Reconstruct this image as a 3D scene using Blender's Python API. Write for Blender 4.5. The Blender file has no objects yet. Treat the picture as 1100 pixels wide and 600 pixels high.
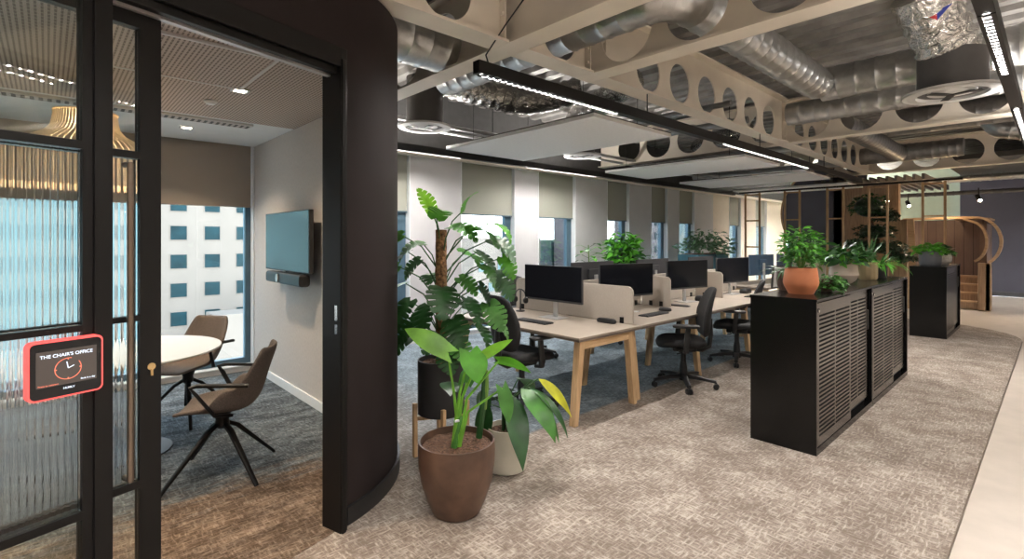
import bpy, bmesh, math, random
SKY = 7.0; EXPO = 0.7
from mathutils import Vector, Matrix
random.seed(7)
sc = bpy.context.scene
COL = sc.collection
PI = math.pi
R = math.radians

# ------------------------------------------------------------------ materials
def nt(name):
    m = bpy.data.materials.new(name); m.use_nodes = True
    t = m.node_tree; b = t.nodes['Principled BSDF']
    return m, t, b
def N(t, typ, **kw):
    n = t.nodes.new(typ)
    for k, v in kw.items():
        if k in n.inputs: n.inputs[k].default_value = v
        else: setattr(n, k, v)
    return n
def L(t, a, b): t.links.new(a, b)
def coords(t, scale=(1,1,1), rot=(0,0,0), kind='Object'):
    tc = N(t, 'ShaderNodeTexCoord'); mp = N(t, 'ShaderNodeMapping')
    mp.inputs['Scale'].default_value = scale; mp.inputs['Rotation'].default_value = rot
    L(t, tc.outputs[kind], mp.inputs['Vector']); return mp.outputs['Vector']
def ramp(t, fac, stops):
    r = N(t, 'ShaderNodeValToRGB'); e = r.color_ramp.elements
    while len(e) < len(stops): e.new(0.5)
    for i, (p, c) in enumerate(stops):
        e[i].position = p; e[i].color = (c[0], c[1], c[2], 1)
    L(t, fac, r.inputs['Fac']); return r.outputs['Color']
def mixc(t, fac, a, b):
    m = N(t, 'ShaderNodeMix', data_type='RGBA')
    if hasattr(fac, 'links'): L(t, fac, m.inputs[0])
    else: m.inputs[0].default_value = fac
    for s, v in ((6, a), (7, b)):
        if hasattr(v, 'links'): L(t, v, m.inputs[s])
        else: m.inputs[s].default_value = (v[0], v[1], v[2], 1)
    return m.outputs[2]
def bump(t, b, h, strength=.3, dist=.01):
    n = N(t, 'ShaderNodeBump', Strength=strength, Distance=dist)
    L(t, h, n.inputs['Height']); L(t, n.outputs['Normal'], b.inputs['Normal'])
def mat(name, c, rough=.5, metal=0, var=.12, scale=8, stretch=(1,1,1), bmp=0, bscale=60, coat=0, spec=None, detail=3):
    m, t, b = nt(name)
    v = coords(t, stretch)
    n = N(t, 'ShaderNodeTexNoise', Scale=scale, Detail=detail); L(t, v, n.inputs['Vector'])
    lo = tuple(x*(1-var) for x in c); hi = tuple(min(1, x*(1+var)) for x in c)
    L(t, ramp(t, n.outputs['Fac'], [(.3, lo), (.7, hi)]), b.inputs['Base Color'])
    b.inputs['Roughness'].default_value = rough; b.inputs['Metallic'].default_value = metal
    b.inputs['Coat Weight'].default_value = coat
    if spec is not None: b.inputs['Specular IOR Level'].default_value = spec
    if bmp:
        n2 = N(t, 'ShaderNodeTexNoise', Scale=bscale, Detail=2); L(t, v, n2.inputs['Vector'])
        bump(t, b, n2.outputs['Fac'], bmp, .01)
    return m
def emis(name, c, s):
    m, t, b = nt(name)
    b.inputs['Base Color'].default_value = (c[0]*.6, c[1]*.6, c[2]*.6, 1)
    b.inputs['Emission Color'].default_value = (c[0], c[1], c[2], 1)
    b.inputs['Emission Strength'].default_value = s
    return m
def wood(name, c1, c2, axis='z', rough=.5, scale=3):
    m, t, b = nt(name)
    s = {'z': (14,14,1.2), 'x': (1.2,14,14), 'y': (14,1.2,14)}[axis]
    v = coords(t, s)
    n = N(t, 'ShaderNodeTexNoise', Scale=scale, Detail=6, Distortion=.6); L(t, v, n.inputs['Vector'])
    L(t, ramp(t, n.outputs['Fac'], [(.3, c1), (.65, c2)]), b.inputs['Base Color'])
    b.inputs['Roughness'].default_value = rough
    bump(t, b, n.outputs['Fac'], .12, .004)
    return m
def planks(name, c1, c2, pitch, axis=0):
    m, t, b = nt(name)
    v = coords(t, (1,1,1)); sp = N(t, 'ShaderNodeSeparateXYZ'); L(t, v, sp.inputs[0])
    mu = N(t, 'ShaderNodeMath', operation='DIVIDE'); L(t, sp.outputs[axis], mu.inputs[0]); mu.inputs[1].default_value = pitch
    fl = N(t, 'ShaderNodeMath', operation='FLOOR'); L(t, mu.outputs[0], fl.inputs[0])
    fr = N(t, 'ShaderNodeMath', operation='FRACT'); L(t, mu.outputs[0], fr.inputs[0])
    wn = N(t, 'ShaderNodeTexWhiteNoise', noise_dimensions='1D'); L(t, fl.outputs[0], wn.inputs['W'])
    v2 = coords(t, (10,10,1)); n = N(t, 'ShaderNodeTexNoise', Scale=4, Detail=5); L(t, v2, n.inputs['Vector'])
    ad = N(t, 'ShaderNodeMath', operation='ADD'); L(t, wn.outputs['Value'], ad.inputs[0]); L(t, n.outputs['Fac'], ad.inputs[1])
    ml = N(t, 'ShaderNodeMath', operation='MULTIPLY'); L(t, ad.outputs[0], ml.inputs[0]); ml.inputs[1].default_value = .5
    col = ramp(t, ml.outputs[0], [(.2, c1), (.8, c2)])
    lt = N(t, 'ShaderNodeMath', operation='LESS_THAN'); L(t, fr.outputs[0], lt.inputs[0]); lt.inputs[1].default_value = .06
    L(t, mixc(t, lt.outputs[0], col, tuple(x*.25 for x in c1)), b.inputs['Base Color'])
    b.inputs['Roughness'].default_value = .5
    return m

def carpet_nodes(t, cool, warm, limit, dark_patch=0.0):
    """woven dashes in two directions; blends to a cooler yarn past Y = limit"""
    ds = []
    for s in ((15, 72, 1), (72, 15, 1)):
        v = coords(t, s); n = N(t, 'ShaderNodeTexNoise', Scale=1.0, Detail=2.5, Roughness=.6); L(t, v, n.inputs['Vector'])
        ds.append(n.outputs['Fac'])
    vb = coords(t); big = N(t, 'ShaderNodeTexNoise', Scale=3.5, Detail=3); L(t, vb, big.inputs['Vector'])
    gt = N(t, 'ShaderNodeMath', operation='MAXIMUM'); L(t, ds[0], gt.inputs[0]); L(t, ds[1], gt.inputs[1])
    a = N(t, 'ShaderNodeMath', operation='MULTIPLY_ADD'); L(t, big.outputs['Fac'], a.inputs[0]); a.inputs[1].default_value = .42
    L(t, gt.outputs[0], a.inputs[2])
    cw = ramp(t, a.outputs[0], [(.64, warm[0]), (.77, warm[1]), (.90, warm[2])])
    cc = ramp(t, a.outputs[0], [(.64, cool[0]), (.77, cool[1]), (.90, cool[2])])
    tc = N(t, 'ShaderNodeTexCoord'); sp = N(t, 'ShaderNodeSeparateXYZ'); L(t, tc.outputs['Object'], sp.inputs[0])
    return a.outputs[0], cw, cc, sp, big
def carpet(name):
    m, t, b = nt(name)
    warm = [(.215,.172,.142), (.335,.28,.238), (.53,.465,.405)]
    cool = [(.105,.125,.14), (.175,.21,.235), (.31,.36,.39)]
    h, cw, cc, sp, big = carpet_nodes(t, cool, warm, 2.87)
    ns = N(t, 'ShaderNodeMath', operation='MULTIPLY_ADD'); L(t, big.outputs['Fac'], ns.inputs[0]); ns.inputs[1].default_value = .03; L(t, sp.outputs[1], ns.inputs[2])
    mr = N(t, 'ShaderNodeMapRange'); L(t, ns.outputs[0], mr.inputs[0]); mr.inputs[1].default_value = 2.86; mr.inputs[2].default_value = 2.90
    # before the desks the change is gradual
    mx = N(t, 'ShaderNodeMapRange'); L(t, sp.outputs[0], mx.inputs[0]); mx.inputs[1].default_value = 1.6; mx.inputs[2].default_value = 2.9
    mf = N(t, 'ShaderNodeMath', operation='MULTIPLY'); L(t, mr.outputs[0], mf.inputs[0]); L(t, mx.outputs[0], mf.inputs[1])
    L(t, mixc(t, mf.outputs[0], cw, cc), b.inputs['Base Color'])
    b.inputs['Roughness'].default_value = .95; b.inputs['Specular IOR Level'].default_value = .15
    bump(t, b, h, .5, .006)
    return m
def office_carpet(name):
    m, t, b = nt(name)
    warm = [(.13,.09,.06), (.24,.175,.13), (.38,.30,.235)]
    cool = [(.07,.08,.088), (.15,.175,.19), (.27,.30,.32)]
    h, cw, cc, sp, big = carpet_nodes(t, cool, warm, 4)
    v = coords(t, (1.0,3.2,1)); n = N(t, 'ShaderNodeTexNoise', Scale=1.6, Detail=9, Roughness=.8); L(t, v, n.inputs['Vector'])
    a = N(t, 'ShaderNodeMath', operation='MULTIPLY_ADD'); L(t, n.outputs['Fac'], a.inputs[0]); a.inputs[1].default_value = 1.6; L(t, sp.outputs[1], a.inputs[2])
    mr = N(t, 'ShaderNodeMapRange'); L(t, a.outputs[0], mr.inputs[0]); mr.inputs[1].default_value = 4.15; mr.inputs[2].default_value = 4.45
    base = mixc(t, mr.outputs[0], cw, cc)
    # dark worn-looking pattern patches
    v2 = coords(t, (1,3.5,1)); n2 = N(t, 'ShaderNodeTexNoise', Scale=2.6, Detail=10, Roughness=.85); L(t, v2, n2.inputs['Vector'])
    k = ramp(t, n2.outputs['Fac'], [(.40, (.42,.42,.42)), (.56, (1,1,1))])
    mm = N(t, 'ShaderNodeMix', data_type='RGBA', blend_type='MULTIPLY'); mm.inputs[0].default_value = 1
    L(t, base, mm.inputs[6]); L(t, k, mm.inputs[7]); L(t, mm.outputs[2], b.inputs['Base Color'])
    b.inputs['Roughness'].default_value = .95; b.inputs['Specular IOR Level'].default_value = .15
    bump(t, b, h, .5, .006)
    return m
def thin_glass(name, tint=(1,1,1), refl=.5):
    """clear sheet: straight-through view plus a Fresnel mirror of the room"""
    m = bpy.data.materials.new(name); m.use_nodes = True; t = m.node_tree; t.nodes.clear()
    o = N(t, 'ShaderNodeOutputMaterial'); tr = N(t, 'ShaderNodeBsdfTransparent'); tr.inputs[0].default_value = (*tint, 1)
    g = N(t, 'ShaderNodeBsdfGlossy', Roughness=.01); fr = N(t, 'ShaderNodeFresnel', IOR=1.5)
    ml = N(t, 'ShaderNodeMath', operation='MULTIPLY'); L(t, fr.outputs[0], ml.inputs[0]); ml.inputs[1].default_value = refl*2
    mx = N(t, 'ShaderNodeMixShader'); L(t, ml.outputs[0], mx.inputs[0]); L(t, tr.outputs[0], mx.inputs[1]); L(t, g.outputs[0], mx.inputs[2])
    L(t, mx.outputs[0], o.inputs[0]); return m
def rib_glass(name):
    m, t, b = nt(name)
    b.inputs['Transmission Weight'].default_value = 1; b.inputs['IOR'].default_value = 1.45
    b.inputs['Roughness'].default_value = .02; b.inputs['Base Color'].default_value = (.93,.97,.97,1)
    return m
def galv(name, c=(.55,.55,.54), rough=.32):
    m, t, b = nt(name)
    v = coords(t, (1,1,1)); n = N(t, 'ShaderNodeTexVoronoi', Scale=22); L(t, v, n.inputs['Vector'])
    L(t, ramp(t, n.outputs['Color'], [(0, tuple(x*.82 for x in c)), (1, c)]), b.inputs['Base Color'])
    b.inputs['Metallic'].default_value = .95; b.inputs['Roughness'].default_value = rough
    n2 = N(t, 'ShaderNodeTexNoise', Scale=5, Detail=2); L(t, v, n2.inputs['Vector']); bump(t, b, n2.outputs['Fac'], .15, .02)
    return m
def foil(name):
    m, t, b = nt(name)
    b.inputs['Base Color'].default_value = (.72,.70,.67,1); b.inputs['Metallic'].default_value = 1; b.inputs['Roughness'].default_value = .22
    v = coords(t); n = N(t, 'ShaderNodeTexNoise', Scale=9, Detail=4, Roughness=.55, Distortion=1.2); L(t, v, n.inputs['Vector'])
    bump(t, b, n.outputs['Fac'], 1, .05); return m
def stripes(name, c1, c2, pitch, duty=.5, axis=0, rough=.6, dots=None, bmp=.0):
    m, t, b = nt(name); v = coords(t); sp = N(t, 'ShaderNodeSeparateXYZ'); L(t, v, sp.inputs[0])
    def band(ax, p, d):
        mu = N(t, 'ShaderNodeMath', operation='DIVIDE'); L(t, sp.outputs[ax], mu.inputs[0]); mu.inputs[1].default_value = p
        fr = N(t, 'ShaderNodeMath', operation='FRACT'); L(t, mu.outputs[0], fr.inputs[0])
        lt = N(t, 'ShaderNodeMath', operation='LESS_THAN'); L(t, fr.outputs[0], lt.inputs[0]); lt.inputs[1].default_value = d
        return lt.outputs[0]
    f = band(axis, pitch, duty)
    if dots:
        g = band(dots[0], dots[1], dots[2]); mm = N(t, 'ShaderNodeMath', operation='MULTIPLY'); L(t, f, mm.inputs[0]); L(t, g, mm.inputs[1]); f = mm.outputs[0]
    L(t, mixc(t, f, c1, c2), b.inputs['Base Color']); b.inputs['Roughness'].default_value = rough
    return m

M = {}
M['carpet'] = carpet('woven carpet'); M['office_carpet'] = office_carpet('patchwork carpet')
M['vinyl'] = mat('pale vinyl', (.60,.53,.46), .38, var=.07, scale=5, detail=6)
M['plaster'] = mat('grey white plaster', (.575,.57,.58), .8, var=.03, scale=4)
M['reveal'] = mat('white reveal', (.80,.83,.84), .6, var=.02)
M['cream_wall'] = mat('cream wall', (.72,.64,.54), .8, var=.03)
M['fabric_wall'] = mat('woven wallcovering', (.55,.525,.50), .9, var=.08, scale=90, stretch=(1,1,.4), bmp=.2, bscale=200)
M['drum'] = mat('dark brown wall paint', (.026,.019,.019), .75, var=.08, scale=3, spec=.2)
M['black_metal'] = mat('black powder coat', (.006,.0055,.0055), .42, var=.1, spec=.3)
M['black_gloss'] = mat('black gloss board', (.005,.005,.005), .22, var=.1, scale=2, spec=.35)
M['black_plastic'] = mat('black plastic', (.018,.018,.019), .45, var=.15, scale=20)
M['screen'] = mat('dark monitor glass', (.008,.009,.012), .13, var=.05, spec=.4)
M['monitor_back'] = mat('monitor housing', (.035,.035,.038), .5, var=.08)
M['blue_panel'] = mat('navy blue monitor back', (.03,.06,.10), .45, var=.1)
M['silver'] = mat('silver plastic', (.55,.55,.55), .35, .6, var=.05)
M['chrome'] = mat('chrome', (.75,.74,.72), .15, 1, var=.03)
M['bronze'] = mat('bronze bar', (.24,.19,.15), .35, .9, var=.06)
M['brass'] = mat('brass', (.75,.55,.28), .3, 1, var=.05)
M['steel'] = mat('cream painted steel', (.74,.665,.56), .55, var=.04, scale=4)
M['deck'] = mat('steel deck', (.36,.345,.325), .45, .6, var=.2, scale=5)
M['galv'] = galv('galvanised duct'); M['galv_dark'] = galv('dull galvanised duct', (.34,.335,.33), .42)
M['foil'] = foil('foil duct')
M['plenum'] = mat('dark plenum', (.085,.08,.078), .5, var=.1)
M['diffuser'] = mat('pale diffuser metal', (.66,.65,.63), .5, var=.03)
M['raft'] = mat('pale acoustic board', (.84,.835,.82), .9, var=.03, scale=30)
M['raft_edge'] = mat('dark raft trim', (.05,.045,.04), .6)
M['worktop'] = mat('sand laminate', (.36,.305,.25), .5, var=.04, scale=10)
M['edge'] = mat('dark board edge', (.16,.125,.10), .6, var=.1)
M['oak'] = wood('oak', (.52,.33,.17), (.70,.48,.27), 'z')
M['oak_h'] = wood('oak horizontal', (.52,.33,.17), (.70,.48,.27), 'x')
M['walnut'] = wood('stair timber', (.26,.16,.095), (.42,.28,.17), 'z')
M['walnut_h'] = wood('stair tread timber', (.42,.27,.15), (.60,.41,.25), 'y')
M['frame_wood'] = wood('screen timber', (.36,.21,.10), (.52,.33,.17), 'z')
M['plank'] = planks('vertical planks', (.13,.085,.07), (.23,.155,.125), .17, 1)
M['felt'] = mat('beige felt', (.42,.37,.315), .95, var=.06, scale=120, bmp=.2, bscale=250)
M['chair_fabric'] = mat('black chair fabric', (.020,.019,.020), .8, var=.2, scale=150, bmp=.2, bscale=300)
M['tweed'] = mat('brown woven upholstery', (.14,.115,.10), .9, var=.3, scale=160, bmp=.3, bscale=300)
M['table_top'] = mat('white table laminate', (.50,.52,.53), .3, var=.02)
M['table_edge'] = mat('plywood edge', (.42,.26,.17), .5)
M['blind'] = mat('sage roller blind', (.335,.34,.29), .9, var=.04, scale=150)
M['blind_grey'] = mat('grey roller blind', (.36,.315,.275), .9, var=.03, scale=150)
M['alu'] = mat('blue grey aluminium frame', (.085,.15,.20), .4, .3, var=.05)
M['glass'] = thin_glass('window glass', (.95,.98,.98), .4)
M['clear'] = thin_glass('clear partition glass', (.93,.95,.94), .5)
M['rib'] = rib_glass('reeded glass')
M['soil'] = mat('clay pebbles', (.14,.075,.048), .9, var=.6, scale=70, bmp=1, bscale=80)
M['brown_pot'] = mat('rusty brown glaze', (.105,.058,.038), .42, var=.4, scale=7, detail=6, bmp=.05)
M['black_pot'] = mat('matt black pot', (.022,.021,.022), .6, var=.1)
M['cream_pot'] = mat('cream pot', (.62,.58,.48), .35, var=.04)
M['terracotta'] = mat('terracotta', (.46,.155,.065), .6, var=.12, scale=6)
M['taupe'] = mat('taupe glaze', (.40,.33,.265), .22, var=.1, scale=5)
M['mustard'] = mat('mustard clay', (.34,.26,.145), .5, var=.12)
M['brown_small'] = mat('dark brown clay', (.105,.06,.045), .5, var=.12)
M['slate'] = mat('slate grey pot', (.10,.105,.115), .5, var=.1)
M['stone'] = mat('speckled stone pot', (.42,.39,.35), .6, var=.3, scale=60)
M['moss'] = mat('coir pole', (.22,.12,.055), .95, var=.7, scale=45, bmp=1, bscale=60)
def leafm(name, c, rough=.38, tr=.12, tc=(1.8,1.8,1.0)):
    m, t, b = nt(name); v = coords(t)
    n = N(t, 'ShaderNodeTexNoise', Scale=9, Detail=3); L(t, v, n.inputs['Vector'])
    L(t, ramp(t, n.outputs['Fac'], [(.3, tuple(x*.6 for x in c)), (.7, tuple(x*1.35 for x in c))]), b.inputs['Base Color'])
    b.inputs['Roughness'].default_value = rough
    b.inputs['Transmission Weight'].default_value = 0
    out = [x for x in t.nodes if x.type == 'OUTPUT_MATERIAL'][0]
    tl = N(t, 'ShaderNodeBsdfTranslucent'); tl.inputs[0].default_value = (c[0]*tc[0], c[1]*tc[1], c[2]*tc[2], 1)
    mx = N(t, 'ShaderNodeMixShader'); mx.inputs[0].default_value = tr
    L(t, b.outputs[0], mx.inputs[1]); L(t, tl.outputs[0], mx.inputs[2]); L(t, mx.outputs[0], out.inputs[0])
    return m
M['lining'] = leafm('lamp paper lining', (.66,.60,.50), .8, .6, (1.3,1.2,1.1))
M['leaf'] = leafm('mid green leaf', (.06,.20,.035)); M['leaf_dark'] = leafm('dark green leaf', (.022,.085,.022))
M['leaf_light'] = leafm('light green leaf', (.18,.42,.05), tr=.25); M['leaf_yellow'] = leafm('yellowing leaf', (.55,.55,.04), tr=.25)
M['leaf_grey'] = leafm('grey green leaf', (.10,.20,.11)); M['leaf_bright'] = leafm('bright green leaf', (.09,.32,.03), tr=.2)
M['leaf_black'] = leafm('blackish topiary leaf', (.020,.050,.020), tr=.05)
M['stem'] = mat('green stem', (.15,.28,.05), .5); M['bark'] = mat('brown stem', (.12,.07,.04), .8)
M['navy'] = mat('navy wall', (.115,.118,.16), .7, var=.06, scale=2)
M['green_wall'] = mat('pale green wall', (.52,.62,.48), .7, var=.03)
M['ceiling_dark'] = mat('dark ceiling', (.06,.058,.056), .8)
M['led'] = emis('led cell', (1,.96,.92), 9); M['downlight'] = emis('downlight lens', (1,.82,.62), 25)
M['lamp_bulb'] = emis('lamp bulb', (1,.85,.65), 6)
M['red_led'] = emis('red rim light', (.9,.10,.09), .9)
M['white_txt'] = emis('white screen text', (.75,.85,1), .9); M['red_txt'] = emis('orange screen ink', (.9,.22,.13), .7)
M['lcd'] = emis('lit display', (.075,.06,.052), .5)
M['pod_ceiling'] = stripes('perforated slatted ceiling', (.52,.44,.38), (.19,.15,.125), .024, .42, 0, .7, dots=(1,.05,.82))
M['grille'] = stripes('grille slots', (.50,.48,.46), (.05,.05,.05), .05, .5, 0, .6)
M['perf'] = stripes('slotted steel door', (.10,.088,.077), (.008,.007,.006), .032, .36, 2, .25)
M['lamp_slat'] = wood('pale lamp slats', (.80,.68,.50), (.90,.80,.62), 'z')
M['bldg'] = mat('pale stone cladding', (.125,.107,.09), .8, var=.05, scale=.4)
M['bldg_glass'] = mat('office window glass', (.006,.022,.027), .35, .0, var=.3, scale=.5, spec=.08)
M['curtain_glass'] = mat('blue glass facade', (.036,.085,.092), .3, .0, var=.25, scale=.3)
M['brick'] = mat('greyish brick', (.12,.11,.115), .8, var=.2, scale=1.2)
M['mullion_white'] = mat('white facade mullion', (.12,.135,.14), .6)
M['teal'] = mat('teal lacquer', (.05,.17,.23), .35, var=.06)
M['red_ink'] = mat('red print', (.55,.03,.03), .4); M['blue_ink'] = mat('blue print', (.03,.05,.35), .4)
M['cable'] = mat('black cable', (.01,.01,.01), .5)
M['mesh_grey'] = mat('light grey chair mesh', (.42,.42,.41), .8, var=.05)

# ------------------------------------------------------------------ mesh builder
class MB:
    def __init__(s): s.v = []; s.f = []
    def add(s, vs, fs):
        o = len(s.v); s.v += [tuple(p) for p in vs]; s.f += [tuple(i+o for i in f) for f in fs]
    def box(s, x0, x1, y0, y1, z0, z1, mx=None):
        vs = [Vector((x, y, z)) for z in (z0, z1) for x, y in ((x0,y0),(x1,y0),(x1,y1),(x0,y1))]
        if mx: vs = [mx @ p for p in vs]
        s.add(vs, [(3,2,1,0),(4,5,6,7),(0,1,5,4),(1,2,6,5),(2,3,7,6),(3,0,4,7)]); return s
    def rings(s, rs, cap0=True, cap1=True, closed=True):
        n = len(rs[0]); o = len(s.v)
        for r in rs: s.v += [tuple(p) for p in r]
        for i in range(len(rs)-1):
            for j in range(n if closed else n-1):
                k = (j+1) % n
                s.f.append((o+i*n+j, o+i*n+k, o+(i+1)*n+k, o+(i+1)*n+j))
        if cap0: s.f.append(tuple(o+j for j in range(n))[::-1])
        if cap1: s.f.append(tuple(o+(len(rs)-1)*n+j for j in range(n)))
        return s
    def lathe(s, prof, c=(0,0,0), n=28, cap0=True, cap1=True):
        rs = [[(c[0]+r*math.cos(2*PI*j/n), c[1]+r*math.sin(2*PI*j/n), c[2]+z) for j in range(n)] for r, z in prof]
        return s.rings(rs, cap0, cap1)
    def tube(s, pts, r, n=8, caps=True, sq=None):
        pts = [Vector(p) for p in pts]; rr = r if isinstance(r, (list, tuple)) else [r]*len(pts)
        rs = []; prev = None
        for i, p in enumerate(pts):
            if i == 0: d = pts[1]-pts[0]
            elif i == len(pts)-1: d = pts[-1]-pts[-2]
            else: d = (pts[i+1]-p).normalized() + (p-pts[i-1]).normalized()
            d.normalize()
            if prev is None:
                up = Vector((0,0,1)) if abs(d.z) < .9 else Vector((1,0,0))
                a = d.cross(up).normalized()
            else:
                a = (prev - d*prev.dot(d)).normalized()
            prev = a; b = d.cross(a)
            ring = []
            for j in range(n):
                th = 2*PI*(j+.5)/n
                ca, sa = math.cos(th), math.sin(th)
                if sq:
                    ca = math.copysign(abs(ca)**.35, ca); sa = math.copysign(abs(sa)**.35, sa)
                    ring.append(p + a*ca*rr[i]*sq[0] + b*sa*rr[i]*sq[1])
                else: ring.append(p + a*ca*rr[i] + b*sa*rr[i])
            rs.append(ring)
        return s.rings(rs, caps, caps)
    def obj(s, name, m, parent=None, smooth=False, bevel=0, loc=None, ang=40, weld=False):
        me = bpy.data.meshes.new(name); me.from_pydata(s.v, [], s.f); me.update()
        if weld:
            bm = bmesh.new(); bm.from_mesh(me); bmesh.ops.remove_doubles(bm, verts=bm.verts, dist=1e-5)
            bmesh.ops.recalc_face_normals(bm, faces=bm.faces); bm.to_mesh(me); bm.free()
        ms = m if isinstance(m, (list, tuple)) else [m]
        for q in ms: me.materials.append(M[q] if isinstance(q, str) else q)
        if smooth:
            me.shade_smooth(); me.set_sharp_from_angle(angle=R(ang))
        o = bpy.data.objects.new(name, me); COL.objects.link(o)
        if parent: o.parent = parent
        if loc: o.location = loc
        if bevel:
            b = o.modifiers.new('bevel', 'BEVEL'); b.width = bevel; b.segments = 2; b.limit_method = 'ANGLE'
        return o
def thing(name, label, cat, loc=(0,0,0), rz=0, group=None, kind=None):
    o = bpy.data.objects.new(name, None); COL.objects.link(o); o.empty_display_size = .1
    o.location = loc; o.rotation_euler = (0,0,rz)
    return tag(o, label, cat, group, kind)
def tag(o, label, cat, group=None, kind=None):
    o['label'] = label; o['category'] = cat
    if group: o['group'] = group
    if kind: o['kind'] = kind
    return o
def struct(o, label=None):
    o['kind'] = 'structure'
    if label: o['label'] = label
    return o
def copy_tree(o, parent=None):
    c = o.copy(); COL.objects.link(c); c.parent = parent
    for ch in o.children: copy_tree(ch, c)
    return c
def dup(o, loc, rz, label, group=None, scale=None):
    c = copy_tree(o); c.location = loc; c.rotation_euler = (0,0,rz); c['label'] = label
    if group: c['group'] = group
    if scale: c.scale = (scale,)*3
    return c
def B(x0,x1,y0,y1,z0,z1): return MB().box(x0,x1,y0,y1,z0,z1)
def superring(cx, cy, cz, a, b, n=24, e=.6, plane='xy', f=None):
    out = []
    for j in range(n):
        th = 2*PI*j/n; c, s = math.cos(th), math.sin(th)
        u = a*math.copysign(abs(c)**e, c); w = b*math.copysign(abs(s)**e, s)
        p = (cx+u, cy+w, cz) if plane == 'xy' else (cx+u, cy, cz+w)
        if f: p = f(p)
        out.append(p)
    return out
def arc(cx, cy, r, a0, a1, n):
    return [(cx+r*math.cos(R(a0+(a1-a0)*i/n)), cy+r*math.sin(R(a0+(a1-a0)*i/n))) for i in range(n+1)]
def prism(mb, outer, z0, z1):
    n = len(outer); mb.add([(x,y,z0) for x,y in outer]+[(x,y,z1) for x,y in outer],
        [tuple(range(n))[::-1], tuple(range(n,2*n))]+[(i,(i+1)%n,(i+1)%n+n,i+n) for i in range(n)])
    return mb
def strip_prism(mb, A, Bp, z0, z1):
    """solid between two matching polylines (a curved wall)"""
    for i in range(len(A)-1):
        q = [A[i], A[i+1], Bp[i+1], Bp[i]]
        mb.add([(x,y,z0) for x,y in q]+[(x,y,z1) for x,y in q], [(3,2,1,0),(4,5,6,7),(0,1,5,4),(2,3,7,6)]+([(3,0,4,7)] if i==0 else [])+([(1,2,6,5)] if i==len(A)-2 else []))
    return mb
# ------------------------------------------------------------------ setting: floors, walls, ceiling
struct(B(-6,23,-7,6.7,-.12,-.012).obj('floor', 'vinyl'), 'pale stone-look vinyl floor beside the carpet')
cp = [(-6,.37),(10.9,.37)] + [(10.9+1.5*math.sin(R(a)), 1.87-1.5*math.cos(R(a))) for a in range(10,91,10)] + [(12.4,6.5),(-6,6.5)]
struct(prism(MB(), cp, -.02, 0).obj('floor', 'carpet'), 'beige and grey woven carpet of the open office')
struct(prism(MB(), [(-6,.362),(10.9,.362),(10.9,.37),(-6,.37)], -.02, .001).obj('trim', 'bronze'), 'thin metal strip along the carpet edge')
GA = R(16.7); CA, SA = math.cos(GA), math.sin(GA)
def G(x, y=0): return (1.12+CA*x-SA*y, 2.6+SA*x+CA*y)
CX, CY = .903, 3.578
inner = [(CX+.91*math.cos(R(a)), CY+.91*math.sin(R(a))) for a in range(-73, 1, 6)]
prism(MB(), [G(-5.4,0), G(.05,0)] + inner + [(1.813,6.5), G(-5.4,6)], 0, .003)
struct(prism(MB(), [G(-5.4,0), G(.05,0)] + inner[1:] + [(1.813,6.5), (-5.0,6.5)], 0, .003).obj('floor', 'office_carpet'), 'patchwork grey and brown carpet of the glazed office')

# window wall
opens = [(-4.9,-3.3),(-3.2,-.95),(-.85,1.812),(2.75,3.94),(4.88,6.06),(6.65,7.71),(8.74,9.56),(10.44,11.19),(11.73,12.54),(14.6,15.4),(16.5,17.4),(18.9,20.0)]
Y0, Y1 = 6.5, 6.72
mb = MB(); xs = -6
mbc = MB()
for a, b in opens:
    (mb if xs < 13 else mbc).box(xs, a if a < 14 or xs > 13.5 else 13.6, Y0, Y1, 0, 2.83)
    if xs < 13 and a > 14: mbc.box(13.6, a, Y0, Y1, 0, 2.83)
    (mb if a < 14 else mbc).box(a, b, Y0, Y1, 0, .06); xs = b
mbc.box(xs, 23, Y0, Y1, 0, 2.83)
struct(mb.obj('wall_window', 'plaster'), 'grey white window wall between narrow windows')
struct(mbc.obj('wall_window_far', 'cream_wall'), 'cream end of the window wall, warm light put into its colour')  # same wall, with the warm lighting at this end put into its colour
struct(B(-6,23,Y0,Y1,2.83,3.9).obj('wall_window_upper', 'ceiling_dark'))
struct(B(1.9,22,6.36,6.499,2.79,2.86).obj('trim_1', 'steel'), 'cream ledge above the windows')
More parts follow.
